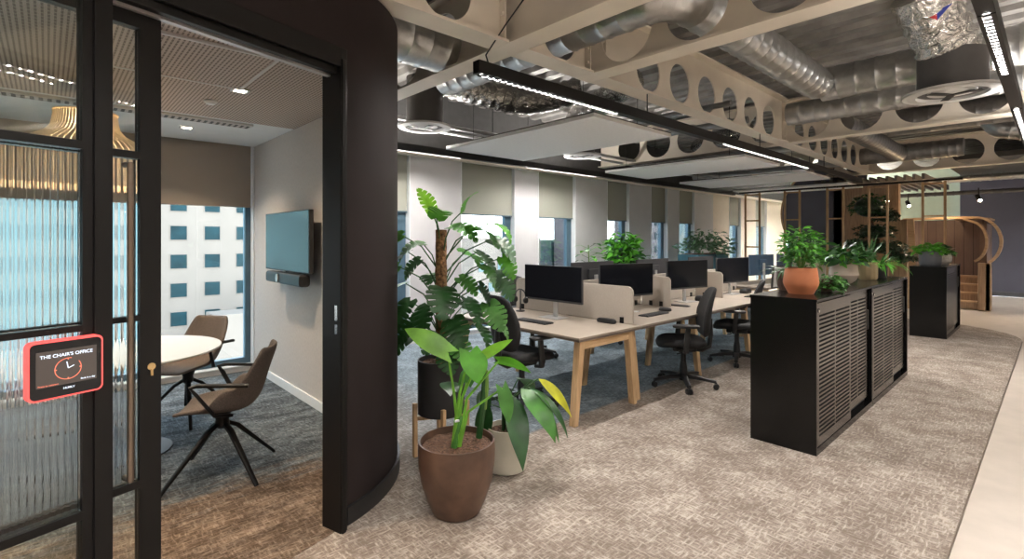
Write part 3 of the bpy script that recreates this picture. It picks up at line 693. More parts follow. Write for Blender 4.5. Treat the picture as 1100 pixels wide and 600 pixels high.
# ------------------------------------------------------------------ pads, chairs, desks
def pad(secs, n=28):
    """secs: list of (center, half_w, half_t, e, curve, plane)"""
    return MB().rings(secs)
def task_chair(label):
    t = thing('office_chair', label, 'chair', group='black task chairs at the desks')
    # faces +x ; seat
    rs = []
    for i, (z, a, b) in enumerate([(.425,.14,.15),(.43,.21,.215),(.445,.245,.245),(.475,.25,.25),(.50,.235,.235),(.507,.18,.18)]):
        rs.append(superring(.03,0,z,a,b,32,.62, f=lambda p: (p[0],p[1],p[2]-.25*max(0,p[0]-.14)**1.2 + .25*abs(p[1])**2)))
    MB().rings(rs).obj('seat', 'chair_fabric', t, smooth=True, ang=60)
    # backrest: loft upward, curved in plan
    rs = []; H = [(.54,.12,.02),(.555,.165,.032),(.62,.205,.04),(.70,.225,.042),(.80,.225,.038),(.90,.205,.032),(.99,.175,.026),(1.03,.14,.020),(1.045,.09,.01)]
    for z, w, th in H:
        xo = -.215 - .05*((z-.70)/.3)**2*(1 if z > .7 else -.4) - .06*(z-.54)
        rs.append([(xo + th*math.copysign(abs(math.cos(a))**.7, math.cos(a)) + .9*(w*math.sin(a))**2, w*math.copysign(abs(math.sin(a))**.75, math.sin(a)), z) for a in [2*PI*j/28 for j in range(28)]])
    MB().rings(rs).obj('backrest', 'chair_fabric', t, smooth=True, ang=60)
    MB().tube([(-.05,0,.40),(-.18,0,.385),(-.26,0,.43),(-.275,0,.55),(-.275,0,.72)], [.04,.04,.042,.038,.03], 10, sq=(1,.5)).obj('back_bracket', 'black_plastic', t, smooth=True)
    m = B(-.12,.12,-.09,.09,.375,.425); m.obj('mechanism', 'black_plastic', t, bevel=.015)
    m = MB().tube([(.06,.09,.385),(.06,.20,.385),(.10,.22,.38)], .007, 6); m.obj('lever', 'black_plastic', t, smooth=True)
    m = MB().lathe([(.028,.20),(.028,.38)], n=16); m.lathe([(.045,.07),(.04,.20),(.03,.26)], n=16); m.obj('gas_lift', 'black_plastic', t, smooth=True)
    m = MB().lathe([(.05,.065),(.055,.085),(.05,.115),(.035,.13)], n=20)
    for k in range(5):
        a = R(18+72*k); c, s = math.cos(a), math.sin(a)
        m.tube([(.03*c,.03*s,.105),(.16*c,.16*s,.10),(.325*c,.325*s,.075)], [.032,.027,.02], 8, sq=(1,.7))
    m.obj('star_base', 'black_plastic', t, smooth=True)
    for k in range(5):
        a = R(18+72*k); c, s = math.cos(a), math.sin(a)
        q = MB()
        for off in (-.016,.016):
            mm = Matrix.Translation((.325*c-off*s,.325*s+off*c,.028)) @ Matrix.Rotation(a+.4,4,'Z') @ Matrix.Rotation(R(90),4,'X')
            z = MB().lathe([(.018,-.010),(.028,-.008),(.028,.008),(.018,.010)], n=16); q.add([mm @ Vector(p) for p in z.v], z.f)
        q.lathe([(.008,.03),(.008,.075)], (.325*c,.325*s,0), 8)
        q.obj('caster', 'black_plastic', t, smooth=True)
    for s in (-1,1):
        m = MB().tube([(.02,s*.20,.40),(.02,s*.275,.41),(.02,s*.285,.46),(.0,s*.285,.66)], [.025,.025,.028,.024], 8, sq=(1,.6))
        rs = [superring(.02,s*.285,z,a,b,20,.6) for z, a, b in ((.655,.11,.03),(.66,.13,.045),(.68,.135,.048),(.69,.12,.035))]
        ar = MB(); ar.rings(rs); q = m.obj('armrest', 'black_plastic', t, smooth=True); ar.obj('arm_pad', 'black_plastic', q, smooth=True)
    return t
c0 = task_chair('black task chair at the end of the desk block, behind the plants')
c0.location = (3.28,3.42,0); c0.rotation_euler = (0,0,R(-8))
GC = 'black task chairs at the desks'
dup(c0, (4.97,2.70,0), R(128), 'black task chair in front of the second monitor, standing clear in the walkway', GC)
dup(c0, (6.42,2.76,0), R(112), 'black task chair half hidden behind the near end of the black cabinets', GC)
dup(c0, (7.9,2.7,0), R(95), 'black task chair hidden behind the terracotta pot', GC)
dup(c0, (4.75,4.75,0), R(-80), 'black task chair across the desks, base seen under the first desk', GC)
dup(c0, (6.15,4.7,0), R(-95), 'black task chair across the desks, behind the third monitor', GC)

def bucket_chair(label):
    t = thing('bucket_chair', label, 'chair', group='brown upholstered office chairs')
    prof = [(.24,.425),(.20,.445),(.10,.445),(0,.435),(-.10,.43),(-.17,.445),(-.215,.49),(-.24,.56),(-.26,.64),(-.285,.72),(-.31,.79),(-.325,.84)]
    wid = [.17,.215,.235,.24,.24,.235,.23,.225,.215,.205,.19,.16]
    n = 17; vs = []
    for i, ((x, z), w) in enumerate(zip(prof, wid)):
        for j in range(n):
            u = -1+2*j/(n-1); k = abs(u)**3
            seat = max(0, 1-i/5)
            mid = math.exp(-((i-5.5)/2.6)**2)
            vs.append((x + (.10*mid+.05*(1-seat))*k*(1 if i > 3 else .3), w*u*(1-.04*k), z + (.02+.10*mid)*k*(1 if i < 7 else .3)))
    m = MB(); m.add(vs, [(i*n+j, i*n+j+1, (i+1)*n+j+1, (i+1)*n+j) for i in range(len(prof)-1) for j in range(n-1)])
    o = m.obj('seat_shell', 'tweed', t, smooth=True, ang=80)
    s = o.modifiers.new('thickness', 'SOLIDIFY'); s.thickness = .022; s.offset = 0
    b = o.modifiers.new('soft', 'SUBSURF'); b.levels = 1; b.render_levels = 1
    MB().lathe([(.03,.30),(.045,.32),(.04,.36),(.06,.415)], n=20).obj('hub', 'black_metal', t, smooth=True)
    for k in range(4):
        a = R(45+90*k); c, s_ = math.cos(a), math.sin(a)
        MB().tube([(.02*c,.02*s_,.335),(.10*c,.10*s_,.29),(.37*c,.37*s_,.012),(.375*c,.375*s_,.0)], [.016,.018,.012,.011], 8, sq=(1,.8)).obj('leg', 'black_metal', t, smooth=True)
    for s_ in (-1,1):
        MB().tube([(-.10,s_*.16,.425),(-.02,s_*.235,.45),(.07,s_*.275,.60),(.10,s_*.28,.645),(.06,s_*.28,.655),(-.22,s_*.27,.635)], [.013]*6, 8, sq=(1,.8)).obj('armrest', 'black_metal', t, smooth=True)
    return t
k0 = bucket_chair('brown upholstered office chair nearest the door, side on')
k0.location = (.855,3.77,.003); k0.rotation_euler = (0,0,R(152)); 
dup(k0, (.90,5.14,.003), R(218), 'brown upholstered office chair behind the round table, facing the door', 'brown upholstered office chairs')
dup(k0, (-.55,5.1,.003), R(-25), 'brown upholstered office chair at the far left of the round table, seen through reeded glass', 'brown upholstered office chairs')
t = thing('round_table', 'round white meeting table with plywood edge in the office', 'table', (.42,4.58,.003))
MB().lathe([(.56,.715),(.60,.727),(.60,.729)], n=64).obj('table_underside', 'table_edge', t, smooth=True)
MB().lathe([(.60,.729),(.60,.737),(.597,.74)], n=64).obj('tabletop', 'table_top', t, smooth=True)
MB().lathe([(.28,0),(.28,.01),(.05,.03),(.035,.06),(.035,.70),(.15,.714)], n=32).obj('pedestal', 'black_metal', t, smooth=True)
# pendant
p = thing('pendant_lamp', 'large bell shaped pendant of pale wooden slats above the round table', 'lamp', (.21,4.86,-.06))
prof = [(.185,2.535),(.19,2.48),(.20,2.43),(.235,2.385),(.30,2.345),(.37,2.305),(.42,2.26),(.45,2.20),(.455,2.13),(.43,2.06),(.38,1.99)]
for part, ks in (('slat_shade', range(64)),):
    m = MB()
    for k in ks:
        a = 2*PI*k/64; c, s = math.cos(a), math.sin(a); w = .30
        A = []
        for r, z in prof:
            h = PI*2*r/64*w*1.35
            A.append([(r*c-h*s, r*s+h*c, z),(r*c+h*s, r*s-h*c, z),((r-.004)*c+h*s,(r-.004)*s-h*c,z),((r-.004)*c-h*s,(r-.004)*s+h*c,z)])
        m.rings(A)
    m.obj(part, 'lamp_slat', p)
MB().lathe([(r-.012, z) for r, z in prof], n=48, cap0=True, cap1=False).obj('diffuser_lining', M['lining'], p, smooth=True)
MB().lathe([(.19,2.535),(.19,2.545),(.01,2.55),(.01,2.709)], n=32, cap0=False).obj('canopy', 'lamp_slat', p, smooth=True)
MB().lathe([(.01,2.30),(.05,2.25),(.06,2.20),(.04,2.15),(.005,2.14)], n=16).obj('bulb', 'lamp_bulb', p, smooth=True)
l = bpy.data.lights.new('pendant glow', 'POINT'); l.energy = 30; l.color = (1,.86,.68); l.shadow_soft_size = .12
o = bpy.data.objects.new('light_pendant', l); COL.objects.link(o); o.location = (.21,4.86,2.27)

# television on the office wall
t = thing('television', 'wall mounted screen on the pale office wall', 'screen', (1.7,5.03,1.53))
B(-.02,.02,-.595,.595,-.285,.285).obj('housing', 'black_plastic', t, bevel=.004)
B(-.0215,-.0203,-.585,.585,-.272,.277).obj('display', mat('reflective television glass', (.02,.05,.06), .06, var=.1, spec=.6), t)
B(.02,.112,-.09,.09,-.12,.12).obj('wall_bracket', 'black_metal', t)
MB().tube([(-.0,0,-.27),(-.0,0,-.292)], .02, 8).obj('stalk', 'black_metal', t)
t = thing('video_bar', 'dark rounded video conferencing bar under the screen', 'camera', (1.68,5.0,1.18))
MB().rings([superring(0,y,0,a,b,24,.5,'xz') for y, a, b in ((-.47,.03,.04),(-.455,.05,.055),(.455,.05,.055),(.47,.03,.04))]).obj('housing', 'black_plastic', t, smooth=True)
MB().rings([[(x, .09*0+.10+q, w) for q, w in [(.03*math.cos(2*PI*j/20), .04*math.sin(2*PI*j/20)) for j in range(20)]] for x in (-.05,-.062)]).obj('lens', 'silver', t, smooth=True)
B(.03,.132,-.05,.05,-.02,.02).obj('mount', 'black_metal', t)
bx = B(1.795,1.812,5.05,5.35,.73,1.05)

# desks
def a_frame(cx, cy, half, axis, parent, h=.70):
    """wooden portal: two splayed legs and a top rail, in the plane of `axis`"""
    for s in (-1,1):
        top, bot = half-.05, half+.03
        m = MB()
        def ring(u, z, w): 
            q = [(-w,-.032),(w,-.032),(w,.032),(-w,.032)]
            return [((cx+s*u+a, cy+b, z) if axis == 'x' else (cx+b, cy+s*u+a, z)) for a, b in q]
        m.rings([ring(bot,0,.024), ring(top,h,.036)]); m.obj('leg', 'oak', parent, bevel=.004)
    (B(cx-half+.08,cx+half-.08,cy-.03,cy+.03,h-.075,h) if axis == 'x' else B(cx-.03,cx+.03,cy-half+.08,cy+half-.08,h-.075,h)).obj('top_rail', 'oak_h' if axis=='x' else 'oak', parent, bevel=.003)
def desk(x0, x1, y0, y1, label):
    t = thing('desk', label, 'desk', (0,0,0), group=None)
    B(x0,x1,y0,y1,.722,.74).obj('worktop', 'worktop', t, bevel=.002)
    B(x0+.003,x1-.003,y0+.003,y1-.003,.704,.7215).obj('worktop_core', 'edge', t)
    return t
t = desk(3.2,4.09,2.66,4.38,'first desk, end-on with the nearest wooden portal leg frame')
a_frame(3.645,2.73,.40,'x',t); a_frame(3.645,4.30,.40,'x',t)
MB().box(3.6,3.7,2.8,4.25,.64,.70).obj('cross_rail', 'black_metal', t)
xs_ = [4.11,5.48,6.86,8.24]
for i in range(3):
    n = ['second','third','fourth'][i]
    t = desk(xs_[i]+(.003 if i else 0),xs_[i+1],2.66,3.53,n+' desk along the walkway side of the block')
    a_frame(xs_[i+1]-.04 if i < 2 else 8.15,3.1,.30,'y',t)
    if i == 0: a_frame(4.2,3.1,.30,'y',t)
    B(xs_[i]+.1,xs_[i+1]-.1,3.3,3.36,.63,.70).obj('cross_rail', 'black_metal', t)
    t = desk(xs_[i]+(.003 if i else 0),xs_[i+1],3.57,4.38,n+' desk on the window side of the block')
    a_frame(xs_[i+1]-.04 if i < 2 else 8.15,4.0,.28,'y',t)
def monitor(name, w, h, label, group, kind='ultra'):
    """faces -y, base at origin"""
    t = thing('monitor', label, 'monitor', group=group); zc = .17+h/2
    rs = []
    B(-w/2,w/2,-.012,.012,zc-h/2,zc+h/2).obj('housing', 'monitor_back', t, bevel=.004)
    B(-w/2+.006,w/2-.006,-.0135,-.0122,zc-h/2+.022,zc+h/2-.006).obj('display', 'screen', t)
    B(-w/2+.02,-w/2+.045,-.0136,-.0123,zc-h/2+.006,zc-h/2+.014).obj('badge', 'silver', t)
    B(-.12,.12,.012,.04,zc-.09,zc+.1).obj('rear_cover', 'monitor_back', t, bevel=.01)
    B(-.028,.028,.04,.058,.006,zc+.03).obj('stand_neck', 'silver', t, bevel=.003)
    B(-.13,.13,-.08,.11,0,.008).obj('stand_base', 'silver', t, bevel=.003)
    return t
GM = 'wide monitors on the desks'
m0 = monitor('m', .80, .37, 'nearest wide monitor, on the first desk beside the felt divider', GM)
m0.location = (3.84,3.545,.74); m0.rotation_euler = (0,0,R(-90))
for i, (x, r_, lab) in enumerate(((4.76,-12,'wide monitor on the second desk, right of the felt divider'),(6.12,-10,'wide monitor on the third desk, behind the standing task chair'),(7.46,-9,'wide monitor on the fourth desk, left of the terracotta pot'))):
    dup(m0, (x,3.27,.74), R(r_), lab, GM)
for i, (x, lab) in enumerate(((4.87,'dark back of a wide monitor just right of the nearest monitor'),(6.2,'dark back of a wide monitor between the second and third desk monitors'),(7.6,'dark back of a wide monitor between the third and fourth desk monitors'))):
    dup(m0, (x,3.83,.75 if 0 else .74), R(180), lab, GM)
# felt screens
def felt(x0, x1, y0, y1, label, zt=1.10, r=.06, along='x'):
    t = thing('desk_divider', label, 'divider', group='beige felt desk dividers')
    a, b = (x0, x1) if along == 'x' else (y0, y1); th0, th1 = (y0, y1) if along == 'x' else (x0, x1)
    pts = [(a,.742),(b,.742)] + [(b-r+r*math.cos(R(q)), zt-r+r*math.sin(R(q))) for q in (0,22,45,67,90)] + [(a+r+r*math.cos(R(q)), zt-r+r*math.sin(R(q))) for q in (90,112,135,157,180)]
    f = (lambda u, z, w: (u, w, z)) if along == 'x' else (lambda u, z, w: (w, u, z))
    MB().rings([[f(u,z,th0) for u,z in pts],[f(u,z,th1) for u,z in pts]]).obj('panel', 'felt', t, bevel=.006)
    c = (a+b)/2
    for q in (a+.12, b-.12):
        (B(q-.02,q+.02,th0-.012,th0-.001,.742,.80) if along=='x' else B(th0-.012,th0-.001,q-.02,q+.02,.742,.80)).obj('clamp', 'black_metal', t)
    return t
felt(4.088,4.112,2.74,4.36,'felt divider with rounded corner at the end of the first desk', along='y')
for i in range(3): felt(xs_[i]+.04,xs_[i+1]-.02,3.538,3.562,'felt divider behind the %s monitor' % ['second','third','fourth'][i])
felt(5.468,5.492,3.14,3.52,'short felt side wing between the second and third desks', along='y', r=.05)
felt(6.848,6.872,3.14,3.52,'short felt side wing between the third and fourth desks', along='y', r=.05)
# small desk items
def blob(x, y, z, a, b, h, name, label, cat, m='black_plastic', rz=0):
    q = MB().rings([superring(0,0,zz,a*s,b*s,20,.6) for zz, s in ((0,.92),(h*.3,1),(h*.7,.96),(h*.95,.8),(h,.5))]).obj(name, m, smooth=True, loc=(x,y,z)); q.rotation_euler = (0,0,rz)
    return tag(q, label, cat)
blob(4.0,2.98,.74,.035,.11,.045,'glasses_case','black case on the first desk in front of the divider','case')
blob(5.15,3.02,.74,.045,.07,.04,'computer_mouse','black mouse on the second desk by its side wing','mouse')
blob(6.38,3.2,.74,.11,.07,.07,'docking_station','rounded black device beside the third desk monitor','device')
blob(7.75,3.2,.74,.10,.07,.07,'docking_station','rounded black device beside the fourth desk monitor','device')
blob(5.66,3.15,.74,.06,.16,.018,'phone_pad','flat black pad left of the third desk monitor','device')
for x, y, rz, lab in ((3.52,3.5,90,'slim keyboard on the first desk'),(4.8,2.95,0,'slim keyboard on the second desk'),(7.4,2.93,0,'slim keyboard on the fourth desk')):
    k = thing('keyboard', lab, 'keyboard', (x,y,.74), R(rz)); B(-.21,.21,-.06,.06,0,.012).obj('body', 'black_plastic', k, bevel=.003)
    mk = MB()
    for i in range(14):
        for j in range(4): mk.box(-.203+i*.029,-.203+i*.029+.024,-.053+j*.027,-.053+j*.027+.022,.012,.016)
    mk.obj('keys', 'monitor_back', k)
h = thing('headset', 'black headset hanging on a small stand at the far end of the first desk', 'headset', (3.93,4.12,.74))
MB().lathe([(.05,0),(.05,.01),(.008,.015),(.008,.24)], n=16).obj('stand', 'black_plastic', h, smooth=True)
MB().tube([(0,.085*math.cos(R(a)),.165+.085*math.sin(R(a))) for a in range(-20,201,20)], .007, 8).obj('headband', 'black_plastic', h, smooth=True)
for s in (-1,1): MB().rings([superring(0,s*.085+q,.13,.03*k,.035*k,16,.9,'xz') for q, k in ((-.018,.8),(-.01,1),(.01,1),(.018,.8))]).obj('ear_cup', 'black_plastic', h, smooth=True)
# second group of desks
t = desk(8.9,11.6,3.3,4.1,'distant desk beyond the main block'); a_frame(9.2,3.7,.3,'y',t); a_frame(11.3,3.7,.3,'y',t)
q = dup(m0, (9.45,3.62,.74), R(180-8), 'wide navy backed monitor beyond the fourth desk, behind the fern', GM)
q2 = dup(m0, (10.6,3.62,.74), R(180), 'distant monitor back near the wooden ladder screens', GM)
for ch in list(q.children)+list(q2.children):
    if ch.name.startswith(('housing','rear')):
        ch.data = ch.data.copy(); ch.data.materials.clear(); ch.data.materials.append(M['blue_panel'])
mc = thing('mesh_back_chair', 'chair with pale mesh back in a black frame beyond the fourth desk', 'chair', (8.55,3.2,0), R(75))
fr_ = MB(); pp = [(-.24,-.20,.80),(-.24,.20,.80),(-.27,.21,1.13),(-.27,-.21,1.13)]
fr_.tube(pp+[pp[0]], .014, 8, sq=(1,1)); fr_.obj('back_frame', 'black_plastic', mc, smooth=True)
MB().rings([[(x+dx,y,z) for x,y,z in pp] for dx in (-.004,.004)]).obj('mesh_back', 'mesh_grey', mc)
for ch in c0.children:
    if not ch.name.startswith(('backrest','armrest')): copy_tree(ch, mc)
tl = thing('planter_cabinet', 'teal cabinet with plant trough on top beyond the monitors', 'cabinet', (11.0,5.45,0))
B(-.75,.65,-.25,.25,.06,1.22).obj('body', 'teal', tl, bevel=.004); B(-.70,.60,-.2,.2,1.2201,1.235).obj('soil', 'soil', tl); B(-.73,.63,-.22,.22,0,.06).obj('plinth', 'black_metal', tl)
B(-.004,.004,-.262,-.2501,.1,1.2).obj('door_gap', 'black_metal', tl)

# ------------------------------------------------------------------ black storage cabinets
def cabinet(x0, x1, label, panel_left=False):
    w = x1-x0; t = thing('storage_cabinet', label, 'cabinet', (x0,1.17,0), group=None)
    H = 1.12; D = .46
    m = MB(); m.box(0,.02,0,D,0,H-.02); m.box(w-.02,w,0,D,0,H-.02); m.box(.02,w-.02,D-.01,D,.0,H-.02); m.box(.02,w-.02,.0,D-.01,0,.05)
    m.obj('carcass', 'black_gloss', t); B(.02,w-.02,.06,.07,.05,H-.02).obj('inner_panel', 'black_metal', t)
    B(-.004,w,-.004,D+.004,H-.02,H).obj('top', 'black_gloss', t, bevel=.002)
    def door(a, b, y, z0, nm='sliding_door'):
        q = B(a,b,y,y+.014,z0,H-.03).obj(nm, 'black_metal', t, bevel=.002)
        q.data.materials.clear(); q.data.materials.append(M['door_plain'])
        for s0, s1 in ((a+.05,(a+b)/2-.02),((a+b)/2+.02,b-.05)):
            sm = MB(); zz = z0+.07
            while zz < H-.11: sm.box(s0,s1,y-.0012,y-.0002,zz,zz+.013); zz += .031
            sm.obj('slots', 'slot_black', q)
        return q
    d = door(.03,w*.56,.004,.05)
    MB().lathe([(.014,0),(.014,.006),(.008,.008)], n=14).obj('lock', 'chrome', d, smooth=True).location = (0,0,0)
    lk = d.children[-1]; 
    for ch in d.children:
        if ch.name.startswith('lock'): ch.location = (.055,.003,H-.085); ch.rotation_euler = (R(90),0,0)
    door(w*.56-.01,w-.085,.026,.10)
    B(w-.075,w-.05,.02,.035,.72,.90).obj('pull_handle', 'black_plastic', t, bevel=.003)
    MB().lathe([(.010,0),(.010,.005)], n=12).obj('door_stop', 'chrome', t).location = (w-.035,-.001,H-.07)
    for ch in t.children:
        if ch.name.startswith('door_stop'): ch.rotation_euler = (R(90),0,0)
    return t
M['slot_black'] = mat('dark slot', (.004,.004,.004), .7, spec=.1)
M['door_plain'] = mat('dark bronze steel door', (.085,.074,.065), .22, .3, var=.06)
cabinet(4.04,5.645,'nearest black storage cabinet with slotted doors, under the terracotta pot')
cabinet(5.65,7.25,'middle black storage cabinet with slotted doors, under the taupe pot')
cabinet(10.25,11.85,'separate black storage cabinet farther along the walkway')

# ------------------------------------------------------------------ timber ladder screens
for i, (ya, yb) in enumerate(((4.83,5.16),(3.96,4.27),(3.11,3.41),(2.34,2.65),(1.45,1.78))):
    t = thing('ladder_screen', 'slim timber ladder screen, %s' % ['leftmost of the five','second from the left','third from the left','in front of the topiary','rightmost, before the planked stair side'][i], 'screen', (12.5,(ya+yb)/2,0), group='timber ladder screens')
    w = (yb-ya)/2
    for s in (-1,1): B(-.02,.02,s*w-.02,s*w+.02,.02 if False else 0,2.66).obj('post', 'frame_wood', t)
    for z in ([1.37,2.0,2.62] if i == 0 else [1.1,2.0,2.62]): B(-.015,.015,-w+.02,w-.02,z-.015,z+.015).obj('rung', 'frame_wood', t)
tag(B(12.47,12.53,1.2,5.3,2.665,2.70).obj('top_rail', 'black_metal'), 'thin black rail along the top of the ladder screens', 'rail')

# ------------------------------------------------------------------ stair and its timber balustrades
st = thing('staircase', 'timber stair with planked side wall and curled balustrade', 'stair', (0,0,0))
for k in range(4):
    B(15.1+.27*k,15.1+.27*(k+1)+.02,1.20,2.5,.175*k if k else 0,.175*(k+1)-.03).obj('riser', 'walnut', st)
    B(15.08+.27*k,15.1+.27*(k+1),1.20,2.5,.175*(k+1)-.03,.175*(k+1)).obj('tread', 'walnut_h', st)
# planked wall behind the flight with sloping top handled by a curved ribbon
B(16.2,16.3,1.05,3.0,0,2.02).obj('planked_side', 'plank', st)
B(15.2,16.2,1.06,1.18,0,1.90).obj('planked_flank', 'plank', st)
B(14.95,15.2,.98,1.19,0,1.03).obj('newel', 'walnut', st, bevel=.01)
B(14.95,15.06,1.0,1.06,0,1.03).obj('newel_edge', 'walnut_h', st)
def ribbon(cx, x0, x1, pts, th, m, name):
    """timber band bent in the y-z plane, running from x0 to x1"""
    rs = []
    for i, (y, z) in enumerate(pts):
        a = pts[max(0,i-1)]; b = pts[min(len(pts)-1,i+1)]; d = Vector((0,b[0]-a[0],b[1]-a[1])).normalized(); nrm = Vector((0,-d.z,d.y))*th/2
        c = Vector((0,y,z)); rs.append([c+nrm+Vector((x0,0,0)), c+nrm+Vector((x1,0,0)), c-nrm+Vector((x1,0,0)), c-nrm+Vector((x0,0,0))])
    return MB().rings(rs).obj(name, m, st, smooth=True, ang=35)
cur = [(2.5,2.02),(2.2,2.03),(1.6,2.035),(1.25,2.03)] + [(1.22-.40*math.sin(R(a))*1.0, 1.50+.53*math.cos(R(a))) for a in range(5,150,12)] 
ribbon(0,14.9,15.16,cur,.05,'walnut_h','curled_band')
cur2 = [(1.42,2.0),(1.34,1.97)] + [(1.30-.26*math.sin(R(a)), 1.50+.44*math.cos(R(a))) for a in range(10,170,12)]
ribbon(0,14.84,15.1,cur2,.045,'walnut_h','curled_band')
ribbon(0,15.17,16.3,[(1.0,2.0),(1.2,2.03),(1.6,2.0)],.04,'walnut','capping')
l = bpy.data.lights.new('added stair glow', 'POINT'); l.energy = 14; l.color = (1,.72,.42); l.shadow_soft_size = .08
o = bpy.data.objects.new('light_stair', l); COL.objects.link(o); o.location = (14.75,1.7,2.3)  # point lamp added for the glow between the curled bands, no fitting
# second curled panel to the left of the flight
cv = thing('curved_timber_panel', 'narrow curved timber panel left of the planked stair side', 'panel', (0,0,0))
rs = [[(14.2+.18*math.sin(PI*q), y, .0+2.0*q) for y in (2.18,2.30)]+[(14.24+.18*math.sin(PI*q), y, 2.0*q) for y in (2.30,2.18)] for q in [i/12 for i in range(13)]]
MB().rings(rs).obj('curved_band', 'walnut_h', cv, smooth=True, ang=35)
B(14.3,14.34,2.32,2.72,0,2.0).obj('flat_panel', 'walnut', cv)
# round navy opening with timber rim
rd = thing('round_portal', 'dark navy round wall with timber rim behind the ladder screens', 'wall feature', (15.0,4.15,2.25))
n = 56; pts = [(1.04*math.cos(2*PI*j/n), 1.16*math.sin(2*PI*j/n)) for j in range(n)]
MB().rings([[(.0,a,b) for a,b in pts],[(.16,a,b) for a,b in pts]]).obj('disc', 'navy', rd, smooth=True)
MB().rings([[(-.03,a*k,b*k) for a,b in pts] for k in (1.0,1.035)]+[[(.2,a*k,b*k) for a,b in pts] for k in (1.035,1.0)]+[[(-.03,a,b) for a,b in pts]], False, False).obj('rim', 'walnut_h', rd, smooth=True)
B(.0,.15,-.9,-.2,-2.25,1.1).obj('side_wall', 'navy', rd)
B(-.25,-.01,-1.6,-.45,-2.25,.75).obj('timber_cladding', 'walnut', rd)
B(.2,.3,-1.6,.9,-2.25,-.75).obj('lower_wall', 'cream_wall', rd)
M['baffle'] = mat('grey brown baffle', (.19,.165,.145), .7)
tag(B(17.6,17.68,1.9,4.6,0,1.0).obj('low_wall', 'navy'), 'low dark wall beyond the planked stair side', 'wall')
for i in range(14):
    q = tag(B(13.9,17.5,1.95+i*.16,1.95+i*.16+.05,2.86,2.98).obj('ceiling_baffle', 'baffle'), 'hanging timber ceiling baffle before the stair', 'baffle', 'timber ceiling baffles before the stair')
def track_spot(x, y, z, label):
    t = thing('track_spot', label, 'light', (x,y,z), group='small spotlights near the stair')
    MB().tube([(0,0,.25),(0,0,.05)], .012, 8).obj('stem', 'black_metal', t)
    mm = MB().tube([(.05,.03,.07),(-.09,-.03,-.05)], .045, 14); mm.obj('head', 'black_metal', t, smooth=True)
    MB().tube([(-.09,-.03,-.05),(-.094,-.032,-.0535)], .036, 14).obj('lens', 'downlight', t)
    l = bpy.data.lights.new('spot beam', 'SPOT'); l.energy = 90; l.color = (1,.8,.6); l.spot_size = R(70); l.spot_blend = .6; l.shadow_soft_size = .04
    o = bpy.data.objects.new('light_spot', l); COL.objects.link(o); o.location = (x-.12,y-.04,z-.08); o.rotation_euler = (0,R(20),0)
track_spot(15.9,1.25,2.5,'black spotlight above the curled balustrade'); track_spot(16.2,2.6,2.45,'black spotlight before the pale green wall, right one')
track_spot(14.6,2.75,2.5,'black spotlight before the pale green wall, left one'); track_spot(14.2,.15,2.62,'black spotlight at the right, unlit side')
tag(B(14.1,14.25,-5,.4,2.76,2.80).obj('track_rail', 'black_metal'), 'black lighting track carrying the right spotlight', 'rail')
# ------------------------------------------------------------------ plants
def leafmesh(mb, kind, Ln, W, o, d, up=(0,0,1), droop=60, roll=0, fold=.25, n=9):
    """one leaf blade from point o heading along d, bending down by `droop` degrees"""
    o = Vector(o); d = Vector(d).normalized(); upv = Vector(up)
    x = d.cross(upv)
    if x.length < 1e-3: x = Vector((1,0,0))
    x.normalize(); z = x.cross(d).normalized()
    if roll:
        q = Matrix.Rotation(R(roll), 3, d); x = q @ x; z = q @ z
    ts = []
    if kind == 'monstera':
        for k in range(6):
            a = k/6
            ts += [(a+.002,.42),(a+.018,.97),(a+.08,1.0),(a+.142,.93),(a+.162,.42)]
        ts.append((1,.02))
    else: ts = [(i/n, 1) for i in range(n+1)]
    def w(t):
        if kind == 'lance': return W*max(.02, math.sin(PI*min(1,t**.75)))
        if kind == 'heart' or kind == 'monstera': return W*max(.02, (math.sin(PI*(.18+.82*t)**.9)**.8) if t < 1 else .02)
        if kind == 'strap': return W*max(.05, min(1, 6*t+.3)*(1-t**3))
        return W*max(.05, math.sin(PI*t))
    pos = Vector(o); prev = 0; rows = []; ang = 0
    for t, k in ts:
        ang = R(droop)*t
        dirn = d*math.cos(ang) - z*math.sin(ang); nz = z*math.cos(ang) + d*math.sin(ang)
        pos = pos + dirn*(t-prev)*Ln; prev = t; ww = w(t)*k
        sweep = -.16*W if kind == 'monstera' else 0
        if kind in ('heart','monstera') and t < .12: back = -(.12-t)*Ln*1.6
        else: back = 0
        row = []
        for u in (-1,-.5,0,.5,1):
            a = abs(u); off = ww*u
            row.append(pos + x*off + nz*(a*ww*fold - (a**2)*ww*fold*.7) + dirn*(back*a + (W*.22*a if kind == 'monstera' else 0)*(k)))
        rows.append(row)
    vs = [p for r in rows for p in r]; fs = [(i*5+j, i*5+j+1, (i+1)*5+j+1, (i+1)*5+j) for i in range(len(rows)-1) for j in range(4)]
    mb.add(vs, fs); return pos
